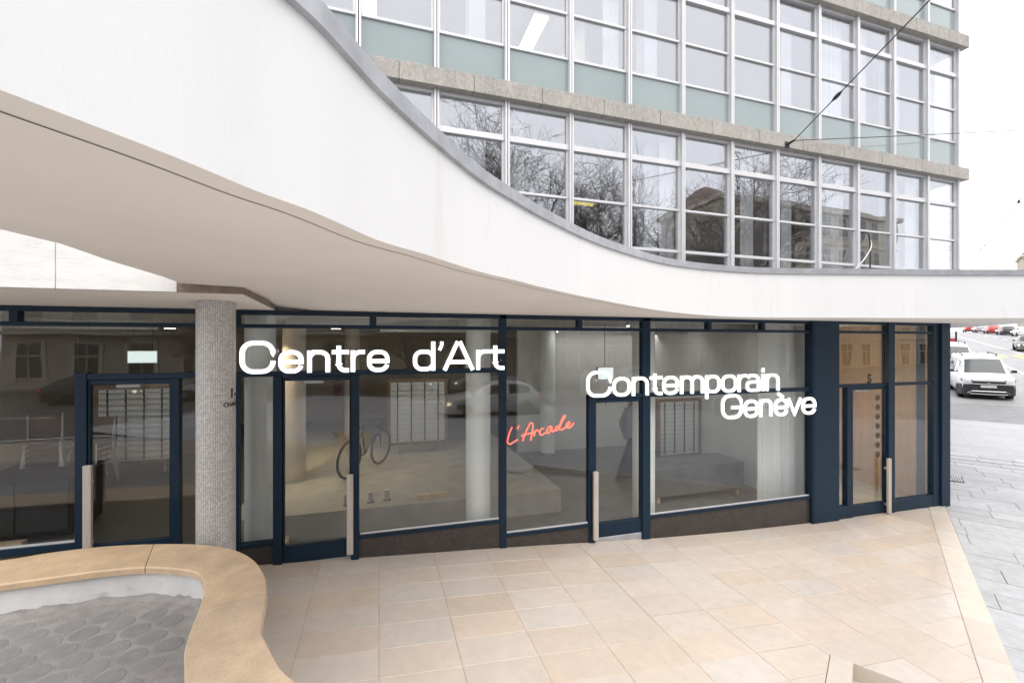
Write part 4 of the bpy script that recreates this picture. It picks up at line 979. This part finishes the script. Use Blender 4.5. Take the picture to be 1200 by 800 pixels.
# warm lamps over the raised floor
for k, (x, y) in enumerate(((-1.9, 2.6), (-.9, 4.4), (-4.2, 5.2))):
    r = root('ceiling_downlight', (x, y, 2.985), ['warm ceiling downlight nearest the second door', 'warm ceiling downlight deep behind the second door', 'warm ceiling downlight above the left display panel'][k], 'lamp', 'warm ceiling downlights', False)
    MB().lathe([(.11, -.06), (.11, 0)], 20).build('lamp_housing', 'steel', r); MB().lathe([(.0, -.066), (.095, -.066), (.095, -.061)], 20).build('lamp_lens', 'warm_lamp', r)
    ld = bpy.data.lights.new('downlight', 'SPOT'); ld.energy = (120, 90, 60)[k]; ld.color = (1, .80, .52); ld.spot_size = R(110); ld.spot_blend = .6; ld.shadow_soft_size = .09
    lo = link(bpy.data.objects.new('downlight_beam', ld)); lo.parent = r; lo.location = (0, 0, -.08)
ld = bpy.data.lights.new('pendant_glow', 'POINT'); ld.energy = 26; ld.color = (1, .78, .5); ld.shadow_soft_size = .15
lo = link(bpy.data.objects.new('pendant_glow', ld)); lo.parent = pl; lo.location = (0, 0, -.15)

# ------------------------------------------------------------------ person inside
def person(loc, rz):
    r = root('person', loc, 'person in a grey jacket and wide black trousers walking inside the shop', 'person', None, False, rz)
    # walking along +x: left leg forward
    V = [(0, 0, .95), (0, 0, 1.15), (.01, 0, 1.38), (.02, 0, 1.50), (.05, 0, 1.60), (.055, 0, 1.70)]
    Rr = [.13, .125, .12, .055, .085, .08]; Ed = [(0, 1), (1, 2), (2, 3), (3, 4), (4, 5)]
    def chain(start, pts, rr_):
        p = start
        for q, k in zip(pts, rr_): V.append(q); Rr.append(k); Ed.append((p, len(V) - 1)); p = len(V) - 1
        return p
    for sy, fx in ((1, 1), (-1, -1)):
        chain(0, [(.02 * fx, .1 * sy, .88), (.20 * fx, .1 * sy, .5), (.26 * fx - (.12 if fx < 0 else 0), .1 * sy, .10), (.34 * fx + (.02 if fx > 0 else .06), .1 * sy, .04)], [.095, .065, .045, .04])
        h_ = chain(2, [(.0, .17 * sy, 1.40), (-.12 * fx, .22 * sy, 1.14), (-.04 * fx + .06, .22 * sy, .92), (.0 - .02 * fx + .06, .21 * sy, .86)], [.06, .045, .034, .032])
        for k in range(4): chain(h_, [(.05 + .012 * k, (.2 + .012 * k - .02) * sy, .82), (.055 + .012 * k, (.195 + .012 * k - .02) * sy, .785 + .004 * abs(k - 1))], [.011, .009])
        chain(h_, [(.085, .185 * sy, .84), (.095, .175 * sy, .815)], [.012, .010])
    chain(4, [(.135, 0, 1.605)], [.022])
    me = bpy.data.meshes.new('body'); me.from_pydata(V, Ed, []); o = link(bpy.data.objects.new('body', me)); o.parent = r
    md = o.modifiers.new('skin', 'SKIN'); md.use_smooth_shade = True
    for i, sv in enumerate(me.skin_vertices[0].data): sv.radius = (Rr[i], Rr[i]); sv.use_root = (i == 0)
    sb = o.modifiers.new('sub', 'SUBSURF'); sb.levels = 1; sb.render_levels = 2; me.materials.append(MAT['skin'])
    def loft(name, m_, secs, n=16):
        mb = MB(); mb.grid([[(x + rx * math.cos(2 * math.pi * k / n), y + ry * math.sin(2 * math.pi * k / n) * (1 + .05 * math.sin(3 * k)), z) for k in range(n)] for x, y, z, rx, ry in secs], closed=True)
        return mb.build(name, m_, r, smooth=True)
    loft('jacket', 'coat_grey', [(0, 0, .82, .19, .22), (0, 0, 1.0, .165, .2), (.0, 0, 1.2, .155, .19), (.01, 0, 1.36, .15, .2), (.02, 0, 1.44, .11, .16), (.02, 0, 1.5, .07, .075)])
    for sy, fx in ((1, 1), (-1, -1)):
        loft('trouser_leg', 'cloth_black', [(0, .06 * sy, .92, .15, .12), (.1 * fx, .1 * sy, .7, .13, .11), (.2 * fx, .1 * sy, .48, .13, .105), (.27 * fx, .1 * sy, .25, .155, .115), (.3 * fx, .1 * sy, .07, .18, .12)])
        mb = MB(); mb.tube([(0, .17 * sy, 1.41), (-.06 * fx, .2 * sy, 1.28), (-.12 * fx, .225 * sy, 1.13), (-.04 * fx + .05, .22 * sy, .93)], [.075, .065, .06, .05], 10).build('sleeve', 'coat_grey', r, smooth=True)
        MB().box(.34 * fx - .1 + (.0 if fx > 0 else .12), .34 * fx + .15 + (.0 if fx > 0 else .08), .06 * sy, .14 * sy, 0, .075, .02).build('shoe', 'leather', r)
    mb = MB(); mb.lathe([(.0, 1.49), (.075, 1.52), (.098, 1.60), (.098, 1.68), (.07, 1.74), (.0, 1.765)], 16, .025, 0); mb.build('hair', 'hair', r, smooth=True)
person((5.08, 2.55, FLZ), R(185))

# ------------------------------------------------------------------ vehicles
def vehicle(kind, name, body_mat):
    r = root(name, (0, 0, 0), 'x', 'car', None, False)
    if kind == 'van':      # x, bottom, half width, belt, top, half width at top
        ST = [(2.22, .34, .74, .86, .92, .62), (2.17, .26, .85, .97, 1.02, .70), (2.02, .22, .89, 1.03, 1.08, .74), (1.74, .22, .905, 1.07, 1.12, .76), (1.5, .22, .91, 1.10, 1.16, .77), (1.12, .22, .91, 1.12, 1.55, .71), (.84, .22, .91, 1.13, 1.83, .67), (.35, .22, .91, 1.14, 1.94, .69), (-.7, .22, .91, 1.14, 1.97, .71), (-1.5, .22, .91, 1.14, 1.96, .71), (-2.0, .24, .90, 1.12, 1.92, .70), (-2.2, .30, .88, 1.08, 1.76, .69), (-2.26, .4, .84, 1.0, 1.6, .67)]
        WX, WR, sw, ws, hl = (1.36, -1.36), .325, [(5, 7), (7, 9), (9, 10)], (4, 6), (.98, .64)
    else:
        ST = [(2.1, .34, .60, .56, .60, .5), (2.03, .24, .80, .70, .74, .66), (1.8, .2, .86, .78, .83, .72), (1.4, .2, .885, .86, .92, .74), (.95, .2, .89, .92, .98, .74), (.5, .2, .89, .94, 1.25, .66), (.1, .2, .89, .95, 1.43, .60), (-.5, .2, .89, .95, 1.48, .60), (-1.1, .2, .885, .95, 1.45, .59), (-1.6, .22, .87, .95, 1.30, .58), (-1.95, .26, .84, .94, 1.05, .6), (-2.08, .34, .78, .86, .92, .6)]
        WX, WR, sw, ws, hl = (1.28, -1.28), .31, [(5, 7), (7, 9)], (4, 6), (.70, .60)
    def sec(st):
        x, zb, w, zl, zt, wt = st
        h = [(0, zb), (w * .86, zb), (w * .97, zb + .09), (w, zb + .5 * (zl - zb)), (w * .985, zl - .02), (w * .955, zl + .015), (wt + .02, zt - .10 * min(1, (zt - zl) / .3)), (wt - .05, zt - .02), (wt * .55, zt), (0, zt + .012)]
        return h
    n = 10
    def P(i, j, side, o=0):
        y, z = sec(ST[i])[j]; return Vector((ST[i][0], y * side, z))
    mb = MB()
    for side in (1, -1): mb.grid([[P(i, j, side) for j in range(n)] for i in range(len(ST))])
    mb.add([P(0, j, 1) for j in range(n)] + [P(0, j, -1) for j in range(n - 2, 0, -1)], [tuple(range(2 * n - 2))])
    mb.add([P(len(ST) - 1, j, 1) for j in range(n)] + [P(len(ST) - 1, j, -1) for j in range(n - 2, 0, -1)], [tuple(range(2 * n - 2))])
    me = mb.mesh('body'); bm = bmesh.new(); bm.from_mesh(me); bmesh.ops.remove_doubles(bm, verts=bm.verts, dist=.002); bmesh.ops.recalc_face_normals(bm, faces=bm.faces); bm.to_mesh(me); bm.free()
    for p in me.polygons: p.use_smooth = True
    me.set_sharp_from_angle(angle=R(50)); me.materials.append(MAT[body_mat]); bo = link(bpy.data.objects.new('body', me)); bo.parent = r
    def patch(name, i0, i1, j0, j1, side, m_, d=.008, par=None, shrink=.06):
        A, B, C_, D_ = P(i0, j0, side), P(i1, j0, side), P(i1, j1, side), P(i0, j1, side)
        rows_ = []
        k = 6
        def S_(u, v):
            fi = i0 + (i1 - i0) * u; fj = j0 + (j1 - j0) * v; ia, ja = min(int(fi), len(ST) - 2), min(int(fj), n - 2); fu, fv = fi - ia, fj - ja
            return (P(ia, ja, side) * (1 - fu) + P(ia + 1, ja, side) * fu) * (1 - fv) + (P(ia, ja + 1, side) * (1 - fu) + P(ia + 1, ja + 1, side) * fu) * fv
        for a in range(k + 1):
            rw = []
            for b2 in range(k + 1):
                u = shrink + (1 - 2 * shrink) * a / k; v = shrink + (1 - 2 * shrink) * b2 / k; e = .01
                nn = (S_(min(u + e, 1), v) - S_(max(u - e, 0), v)).cross(S_(u, min(v + e, 1)) - S_(u, max(v - e, 0))); nn.normalize()
                c_ = S_(u, v); cen = Vector((c_.x * .6, 0, .8)); nn = nn if nn.dot(c_ - cen) > 0 else -nn
                rw.append(tuple(c_ + nn * d))
            rows_.append(rw)
        return MB().grid(rows_).build(name, m_, par or r, smooth=True, fix=False)
    # glazing
    mb = MB(); k = 8; i0, i1 = ws
    pts = []
    for a in range(k + 1):
        f_ = i0 + .12 + (i1 - i0 - .2) * a / k; ia = min(int(f_), len(ST) - 2); fu = f_ - ia; s0, s1 = sec(ST[ia]), sec(ST[ia + 1]); x = ST[ia][0] * (1 - fu) + ST[ia + 1][0] * fu
        prof = [(s0[j][0] * (1 - fu) + s1[j][0] * fu, s0[j][1] * (1 - fu) + s1[j][1] * fu) for j in (7, 8, 9)]
        pts.append([(x + .012, -prof[0][0] * .98, prof[0][1] + .012), (x + .015, -prof[1][0], prof[1][1] + .012), (x + .016, 0, prof[2][1] + .012), (x + .015, prof[1][0], prof[1][1] + .012), (x + .012, prof[0][0] * .98, prof[0][1] + .012)])
    mb.grid(pts).build('windscreen', 'car_glass', r, smooth=True, fix=False)
    for side in (1, -1):
        for a, b2 in sw: patch('side_window', a, b2, 5, 6, side, 'car_glass', .006, None, .07)
    e = len(ST) - 1; mb = MB()
    for ww in (1,):
        s0, s1 = sec(ST[e - 2]), sec(ST[e])
        z1, z0 = s0[6][1] - .06, ST[e][3] + .05
        xa = ST[e - 1][0] - .05 if kind == 'van' else ST[e - 2][0] - .06; xb = ST[e][0] - .012
        mb.add([(xb, -.62, z0), (xb, .62, z0), (xa - .08 if kind == 'van' else xa, .56, z1), (xa - .08 if kind == 'van' else xa, -.56, z1)], [(0, 1, 2, 3)])
    mb.build('rear_window', 'car_glass', r, fix=False)
    # bumpers, lights, grille, plates
    fx, fw = ST[1][0], ST[1][2]
    def band(name, z0, z1, d, m_, w=1.0):
        pts_ = [(ST[3][0], ST[3][2] * w), (ST[2][0], ST[2][2] * w), (ST[1][0] + d * .3, ST[1][2] * .96 * w), (ST[0][0] + d, ST[0][2] * w), (ST[0][0] + d + .02, 0)]
        full_ = pts_ + [(x, -y) for x, y in pts_[-2::-1]]
        mb = MB(); mb.grid([[(x + .02, y * 1.015, z0) for x, y in full_], [(x + .035, y * 1.02, (z0 + z1) / 2) for x, y in full_], [(x + .015, y * 1.01, z1) for x, y in full_]]); return mb.build(name, m_, r, smooth=True, fix=False)
    zb_ = .22
    band('front_bumper', zb_, .71 if kind == 'van' else .42, .012, 'plastic_dark' if kind == 'van' else body_mat)
    gx = ST[0][0] + .05
    if kind == 'van':
        MB().box(gx - .08, gx, -.55, .55, .76, .87, .01).build('grille', 'plastic_dark', r)
        MB().tube([(gx + .01, -.66, .84), (gx + .02, -.5, .745), (gx + .03, 0, .73), (gx + .02, .5, .745), (gx + .01, .66, .84)], .012).build('grille_trim', 'chrome', r)
        MB().tube([(gx - .02, -.7, .30), (gx + .03, -.55, .40), (gx + .035, .55, .40), (gx - .02, .7, .30)], .014).tube([(gx - .02, -.62, .27), (gx + .03, .0, .26), (gx - .02, .62, .27)], .014).build('bumper_trim', 'chrome', r)
        em = MB(); q = [(0, .085), (.058, 0), (0, -.085), (-.058, 0)]; qi = [(0, .045), (.028, 0), (0, -.045), (-.028, 0)]
        em.v += [(gx + .012, y, .815 + z) for y, z in q] + [(gx + .022, y, .815 + z) for y, z in qi]; em.f += [(k, (k + 1) % 4, 4 + (k + 1) % 4, 4 + k) for k in range(4)]; em.build('badge', 'chrome', r)
        MB().box(gx, gx + .012, -.26, .26, .57, .68, .003).build('number_plate', 'plate', r)
        for s_ in (-1, 1):
            MB().box(-1.5, .35, s_ * .60 - .02, s_ * .60 + .02, 2.0, 2.03, .008).box(-1.45, -1.37, s_ * .60 - .02, s_ * .60 + .02, 1.93, 2.01).box(.2, .28, s_ * .60 - .02, s_ * .60 + .02, 1.90, 2.01).build('roof_rail', 'plastic_dark', r)
        MB().tube([(-.2, 0, 1.96), (-.3, 0, 2.1)], .01).build('aerial', 'plastic_dark', r)
    else:
        MB().box(gx - .08, gx, -.45, .45, .47, .56, .01).build('grille', 'plastic_dark', r); MB().box(gx, gx + .012, -.26, .26, .36, .46, .003).build('number_plate', 'plate', r)
    for s_ in (-1, 1):
        zc = hl[0] - .1; hx = ST[1][0]
        MB().add([(hx + .075, s_ * .50, zc - .06), (hx + .06, s_ * .52, zc + .05), (hx - .06, s_ * .86, zc + .10), (hx - .14, s_ * .945, zc + .07), (hx - .05, s_ * .90, zc - .045), (hx - .3, s_ * .7, zc)], [(0, 1, 2, 4), (2, 3, 4), (0, 4, 5), (1, 2, 5), (0, 1, 5), (2, 3, 5), (3, 4, 5)]).build('headlight', 'headlight', r)
        MB().box(ST[e][0] - .03, ST[e][0] + .12, s_ * .70, s_ * .83, .72, 1.02 if kind == 'van' else .86, .02).build('tail_light', 'tail_red', r)
        mz = 1.17 if kind == 'van' else .97; MB().box(.88, 1.02, s_ * .98, s_ * 1.16, mz, mz + .14, .03).box(.9, .98, s_ * .86, s_ * 1.0, mz, mz + .04).build('wing_mirror', 'plastic_dark', r)
        for x in WX:
            wy = s_ * (ST[6][2] - .10)
            w_ = MB().lathe([(WR * .62, -.10), (WR * .92, -.105), (WR, -.08), (WR, .08), (WR * .92, .105), (WR * .62, .10)], 24, 0, 0, 'y').build('wheel', 'tyre', r, smooth=True); w_.location = (x, wy, WR)
            q_ = MB().lathe([(WR * .62, -.09), (WR * .62, .09)], 20, 0, 0, 'y')
            for k in range(5): t = 2 * math.pi * k / 5; q_.box(-.035, .035, .085 * s_ - .012, .085 * s_ + .022, 0, WR * .6)
            rim = q_.build('rim', 'rim', w_)
            a_ = MB().lathe([(WR + .075, .0), (WR + .075, .02), (WR + .01, .02), (WR + .01, 0)], 24, 0, 0, 'y', False).build('wheel_arch', 'plastic_dark', r); a_.location = (x, s_ * (ST[6][2] * .985) - (.0 if s_ > 0 else .02), WR)
    MB().box(ST[e][0] + .1, ST[1][0] - .2, -.78, .78, .16, .24).build('underbody', 'plastic_dark', r)
    return r
def put(v, x, y, rz, lab, grp, paint=None, cat='car', lights=None):
    a = road_z(x, y); fx, fy = math.cos(rz), math.sin(rz); b2 = road_z(x + fx * 1.3, y + fy * 1.3); c_ = road_z(x - fx * 1.3, y - fy * 1.3)
    v.location = (x, y, (b2 + c_) / 2 + .002); v.rotation_euler = (0, -math.atan2(b2 - c_, 2.6), rz); tag(v, lab, cat, grp)
    if paint or lights:
        for ch in v.children:
            n_ = ch.name.split('.')[0]
            if paint and n_ in ('body',) or (paint and n_ == 'front_bumper' and cat == 'car'):
                ch.material_slots[0].link = 'OBJECT'; ch.material_slots[0].material = MAT[paint]
            if lights and n_ == 'headlight': ch.material_slots[0].link = 'OBJECT'; ch.material_slots[0].material = MAT[lights]
    return v
SA = math.atan2(S[1], S[0])
van0 = vehicle('van', 'delivery_van', 'car_white'); car0 = vehicle('car', 'hatchback_car', 'car_silver')
vans = [van0, copy_tree(van0), copy_tree(van0)]
VX, VY = 27.7, 8.8
put(vans[0], VX, VY, SA + math.pi + R(2.5), 'white delivery van with black bumper, nearest of the vans parked in the side street', 'parked white vans', None, 'van'); vans[0].scale = (.96, .96, .95)
put(vans[1], VX + 4.3, VY + 3.6, SA + math.pi + R(2.5), 'white van parked directly behind the nearest white van', 'parked white vans', None, 'van'); vans[1].scale = (1.12, 1.05, 1.1)
put(vans[2], VX + 8.8, VY + 7.5, SA + math.pi + R(2.5), 'white van third in the parked row, only its roof showing', 'parked white vans', None, 'van'); vans[2].scale = (1.12, 1.05, 1.12)
used = [0]
def car(x, y, rz, lab, grp, paint, lights=None):
    v = car0 if used[0] == 0 else copy_tree(car0); used[0] += 1
    return put(v, x, y, rz, lab, grp, paint, 'car', lights)
car(60.6, 22.2, SA + math.pi - R(3), 'brown car with lit headlights coming down the street at the right edge', 'cars in the side street', 'car_brown', 'headlight_on')
rowc = [('car_red', 'red car at the head of the far queue'), ('car_silver', 'silver car second in the far queue'), ('car_red', 'red car third in the far queue'), ('car_black', 'black car fourth in the far queue'), ('car_white', 'white car fifth in the far queue'), ('car_red', 'dark red car sixth in the far queue'), ('car_blue', 'blue car seventh in the far queue'), ('car_silver', 'silver car last and nearest in the far queue')]
for k, (pm, lb) in enumerate(rowc):
    q = (116 - k * 5.6, 56.5 - k * 4.6)
    car(q[0], q[1], SA + R(2), lb + ' of cars up the street', 'cars in the side street', pm)
# second file on the other lane
for k, (pm, lb) in enumerate((('car_white', 'white car'), ('car_black', 'black car'), ('car_red', 'bright red car'))):
    car(84 - k * 6, 31 - k * 3.4, SA + math.pi, lb + ' in the right-hand lane under the canopy tip, ' + ('farthest', 'middle', 'nearest')[k] + ' of three', 'cars in the side street', pm)
bus = root('city_bus', (0, 0, 0), 'white and red city bus far up the street beside the parked vans', 'bus', None, False)
MB().box(-6, 6, -1.25, 1.25, .3, 3.0, .12).build('body', 'car_white', bus); MB().box(-6.02, -5.98, -1.1, 1.1, 1.15, 2.6, .005).build('windscreen', 'car_glass', bus)
MB().box(-6.03, -5.97, -1.15, 1.15, .35, .75, .005).build('front_bumper', 'car_red', bus)
for s_ in (-1, 1):
    for k in range(6): MB().box(-5.3 + k * 1.8, -3.7 + k * 1.8, s_ * 1.252 - .01, s_ * 1.252 + .01, 1.3, 2.5, .004).build('side_window', 'car_glass', bus)
    for x in (-3.6, 3.2): w_ = MB().lathe([(.3, -.14), (.48, -.14), (.48, .14), (.3, .14)], 20, 0, 0, 'y').build('wheel', 'tyre', bus); w_.location = (x, s_ * 1.12, .48)
    MB().box(-6.04, -5.97, s_ * .7, s_ * 1.05, .8, 1.0, .01).build('headlight', 'headlight', bus)
q = (79, 43.5); bus.location = (q[0], q[1], road_z(*q)); bus.rotation_euler = (0, -math.atan(.05), SA - R(6))
# red advertising panel on a black post
sg = root('advertising_sign', (39.3, 16.1, road_z(39.3, 16.1)), 'red and white advertising panel on a black post behind the parked vans', 'sign', None, False, SA - math.pi / 2)
MB().box(-.05, .05, -.05, .05, 0, 2.6, .01).build('post', 'black_paint', sg); MB().box(-1.3, -.06, -.04, .04, 1.55, 2.1, .01).build('panel', 'poster_red', sg)
MB().box(-1.2, -.15, -.05, -.042, 1.62, 1.70).box(-1.1, -.3, -.05, -.042, 1.84, 1.94).build('printed_band', 'plate', sg); MB().box(-1.25, -.5, -.04, .04, 2.12, 2.6, .01).build('top_panel', 'poster_yellow', sg)
# across the road behind the lens (seen in the glass)
car(4.6, -13.2, R(180), 'white car driving past in front of the shop', 'cars on the front road', 'car_white')
for k, (x, pm, lb) in enumerate(((-14, 'car_black', 'black'), (-8.4, 'car_silver', 'silver'), (1.0, 'car_black', 'black'), (6.4, 'car_silver', 'pale silver'), (12.0, 'car_brown', 'brown'), (18, 'car_white', 'white'), (24, 'car_blue', 'blue'))):
    car(x, -22.6, R(random.choice((0, 180))), lb + ' car parked across the road, number ' + ['one', 'two', 'three', 'four', 'five', 'six', 'seven'][k] + ' from the left', 'cars parked across the road', pm)

# ------------------------------------------------------------------ bare winter trees across the road
def bare_tree(seed, h):
    rnd = random.Random(seed); r = root('bare_tree', (0, 0, 0), 'x', 'tree', None, False); tr = MB(); tw = MB()
    def grow(p, d, ln, rad, lvl):
        pts = [p]; q = Vector(p); dd = Vector(d); k = 4 if lvl < 3 else 3; rs = [rad]
        for i in range(k):
            dd = (dd + Vector((rnd.gauss(0, .12), rnd.gauss(0, .12), rnd.gauss(.03, .08)))).normalized(); q = q + dd * ln / k; pts.append(q.copy()); rs.append(rad * (1 - .45 * (i + 1) / k))
        (tr if lvl < 3 else tw).tube(pts, rs, 7 if lvl == 0 else (5 if lvl < 3 else 3), lvl == 0)
        if lvl >= 5: return
        nb = (6, 6, 5, 5, 4)[lvl]
        for b2 in range(nb):
            i = rnd.randint(1 if lvl else 2, k); ax = Vector((rnd.gauss(0, 1), rnd.gauss(0, 1), rnd.gauss(0, .5))).normalized(); sp = rnd.uniform(.5, .95)
            nd = (dd * (1 - sp * .45) + ax * sp).normalized()
            if lvl == 0: nd.z = abs(nd.z) + .25; nd.normalize()
            grow(pts[i], nd, ln * rnd.uniform(.55, .78), max(rs[i] * .62, .010), lvl + 1)
    grow(Vector((0, 0, -.1)), Vector((0, 0, 1)), h * .42, h * .02, 0)
    tr.build('trunk', 'bark', r, smooth=True, fix=False); tw.build('crown', 'twig', r, fix=False); return r
t1, t2 = bare_tree(3, 15), bare_tree(11, 16)
T = [(t1, 9.5), (t2, 15.5), (copy_tree(t1), 21.5), (copy_tree(t2), 28), (copy_tree(t1), 34.5), (copy_tree(t2), -9), (copy_tree(t1), 2.0)]
for k, (t_, x) in enumerate(T):
    t_.location = (x, -24.6 - (k % 3) * .5, road_z(x, -25)); t_.rotation_euler = (0, 0, k * 1.3); t_.scale = ((1.3, 1.3, 1.45), (1.35, 1.35, 1.38), (1.25, 1.25, 1.5))[k % 3]
    tag(t_, 'bare winter tree across the road, ' + ['third', 'fourth', 'fifth', 'sixth', 'seventh', 'first', 'second'][k] + ' from the left', 'tree', 'bare trees across the road')
T[6][0].scale = (.7, .7, .62); T[5][0].scale = (.7, .7, .62)

# ------------------------------------------------------------------ buildings across the road and up the street
def block(name, lab, x0, x1, y, h, storeys, bays, wall, trim, face=1, depth=10, balustrade=False, z0=-.5, loc_rot=None):
    r = root(name, ((x0 + x1) / 2, y, z0), lab, 'building', None, False, 0 if loc_rot is None else loc_rot); w = (x1 - x0) / 2
    MB().box(-w, w, -depth, 0, 0, h, .02).build('wall', wall, r); sh = h / storeys; bw = 2 * w / bays
    for k in range(1, storeys): MB().box(-w - .06, w + .06, -.02, .12, sh * k - .12, sh * k + .08, .01).build('string_course', trim, r)
    MB().box(-w - .35, w + .35, -depth - .3, .42, h - .35, h + .12, .03).build('cornice', trim, r)
    MB().add([(-w - .3, -depth - .3, h + .12), (w + .3, -depth - .3, h + .12), (w + .3, .35, h + .12), (-w - .3, .35, h + .12), (-w + 2, -depth / 2, h + 2.6), (w - 2, -depth / 2, h + 2.6)], [(0, 1, 5, 4), (1, 2, 5), (2, 3, 4, 5), (3, 0, 4)]).build('roof', 'roof_tile', r)
    src = None
    for s_ in range(storeys):
        for b2 in range(bays):
            cx = -w + bw * (b2 + .5); za, zb = sh * s_ + sh * .22, sh * s_ + sh * .82
            if src is None:
                hh = (zb - za); src = MB().box(-bw * .30, bw * .30, .0, .09, -.12, hh + .14, .01).build('window_surround', trim, r); pn = MB().box(-bw * .22, bw * .22, .04, .10, 0, hh).build('pane', 'window_dark', src)
                mu = MB().box(-.03, .03, .1, .125, 0, hh).box(-bw * .22, bw * .22, .1, .12, hh * .62, hh * .66).build('glazing_bar', trim, src); src.location = (cx, 0, za)
            else:
                o = copy_tree(src, r); o.location = (cx, 0, za)
    if balustrade:
        MB().box(-w, w, .5, .62, sh + .95, sh + 1.07, .01).build('balustrade_rail', trim, r); MB().box(-w, w, 0, .75, sh - .1, sh + .1, .01).build('balcony', trim, r)
        nb = int(2 * w / .4); bs = MB().lathe([(.05, 0), (.09, .2), (.05, .5), (.06, .85)], 8).build('baluster', trim, r); bs.location = (-w + .2, .56, sh + .1)
        for k in range(1, min(nb, 90)): inst(bs, r, (-w + .2 + k * .4, .56, sh + .1))
    return r
block('stone_building', 'pale stone apartment house with balustrade across the road', -24, 14, -32, 11.5, 3, 12, 'stone_facade', 'stone_trim', balustrade=True)
block('stone_building', 'brown rendered house behind the bare trees across the road', 14.6, 36, -33, 12, 4, 8, 'brown_facade', 'stone_trim')
block('stone_building', 'tall beige stone corner building across the road, right of the trees', 37, 66, -30, 19, 5, 10, 'stone_facade', 'stone_trim')
block('stone_building', 'far pale house with a low gabled roof above the canopy at the right edge', 0, 26, 0, 17.5, 5, 8, 'stone_facade', 'stone_trim')
fb = [o for o in bpy.data.objects if o.get('label', '').startswith('far pale house')][0]
q = (143, 47); fb.location = (q[0], q[1], road_z(*q) - .3); fb.rotation_euler = (0, 0, R(120))

# ------------------------------------------------------------------ overhead cables
def cable(a, b_, rad, sag, name, lab, m_='cable', grp='overhead cables'):
    A, B = Vector(a), Vector(b_); pts = []
    for i in range(17): t = i / 16; p = A.lerp(B, t); p.z -= sag * 4 * t * (1 - t); pts.append(tuple(p))
    return tag(MB().tube(pts, rad, 6).build(name, m_, smooth=True), lab, 'cable', grp)
AN = (7.50, 1.0 + (7.5 - .8) * math.tan(AL) - .19, 6.42)
an = root('cable_anchor', AN, 'black iron cable anchor bolted to the lower concrete band', 'anchor', None, False)
MB().box(-.05, .05, -.0, .025, -.06, .06, .004).build('anchor_plate', 'dark_metal', an); MB().tube([(0, 0, 0), (0, -.10, .02), (.03, -.12, .03)], .022).build('eye_bolt', 'black_paint', an)
A0 = Vector(AN) + Vector((.02, -.12, .03))
def through(px, py, k):
    a, b2 = (px - 600) / 528, (403 - py) / 528; th = R(YAW); c_, s_ = math.cos(th), math.sin(th); return Vector((k * (s_ + c_ * a), -CAM_D + k * (c_ - s_ * a), CAM_H + k * b2))
B1 = Vector((6.348, -2.0, 6.736)); cable(A0, A0 + (B1 - A0) * 5.5, .0085, .0, 'span_cable', 'dark span cable rising from the anchor towards the upper right')
mid = A0 + (B1 - A0) * .42
jt = root('cable_joint', tuple(mid), 'small dark turnbuckle on the rising span cable', 'cable fitting', None, False); d = (B1 - A0).normalized()
MB().tube([tuple(-d * .12), tuple(-d * .04), tuple(d * .04), tuple(d * .12)], [.014, .03, .03, .014], 8).build('turnbuckle', 'dark_metal', jt)
B2 = Vector((15.09, 1.26, 7.91)); cable(A0, A0 + (B2 - A0) * 4, .008, .12, 'span_cable', 'dark span cable running right from the anchor in front of the windows')
for k, (p0, p1, dep, lab) in enumerate((((1085, 243), (1260, 233), 44, 'highest of the thin tram wires right of the building'), ((1085, 290), (1260, 284), 48, 'upper of the two close tram wires right of the building'), ((1085, 293), (1260, 291), 52, 'lower of the two close tram wires right of the building'), ((1085, 303), (1260, 303), 56, 'lowest tram wire just above the canopy edge'))):
    cable(tuple(through(p0[0], p0[1], dep)), tuple(through(p1[0], p1[1], dep)), .028, 0, 'tram_wire', 'thin grey wire, ' + lab, 'dark_metal', 'tram wires')
cable(tuple(through(1194, 236, 46)), tuple(through(1140, 300, 46)), .028, .5, 'tram_wire', 'slanting tram wire dropping from an insulator right of the building', 'dark_metal', 'tram wires')
ins = root('wire_insulator', tuple(through(1194, 236, 46)), 'small dark insulator on the tram wires at the right edge', 'insulator', None, False)
MB().lathe([(.04, -.2), (.14, -.12), (.05, -.05), (.14, .02), (.05, .1), (.1, .16)], 12).build('insulator_body', 'dark_metal', ins, smooth=True)
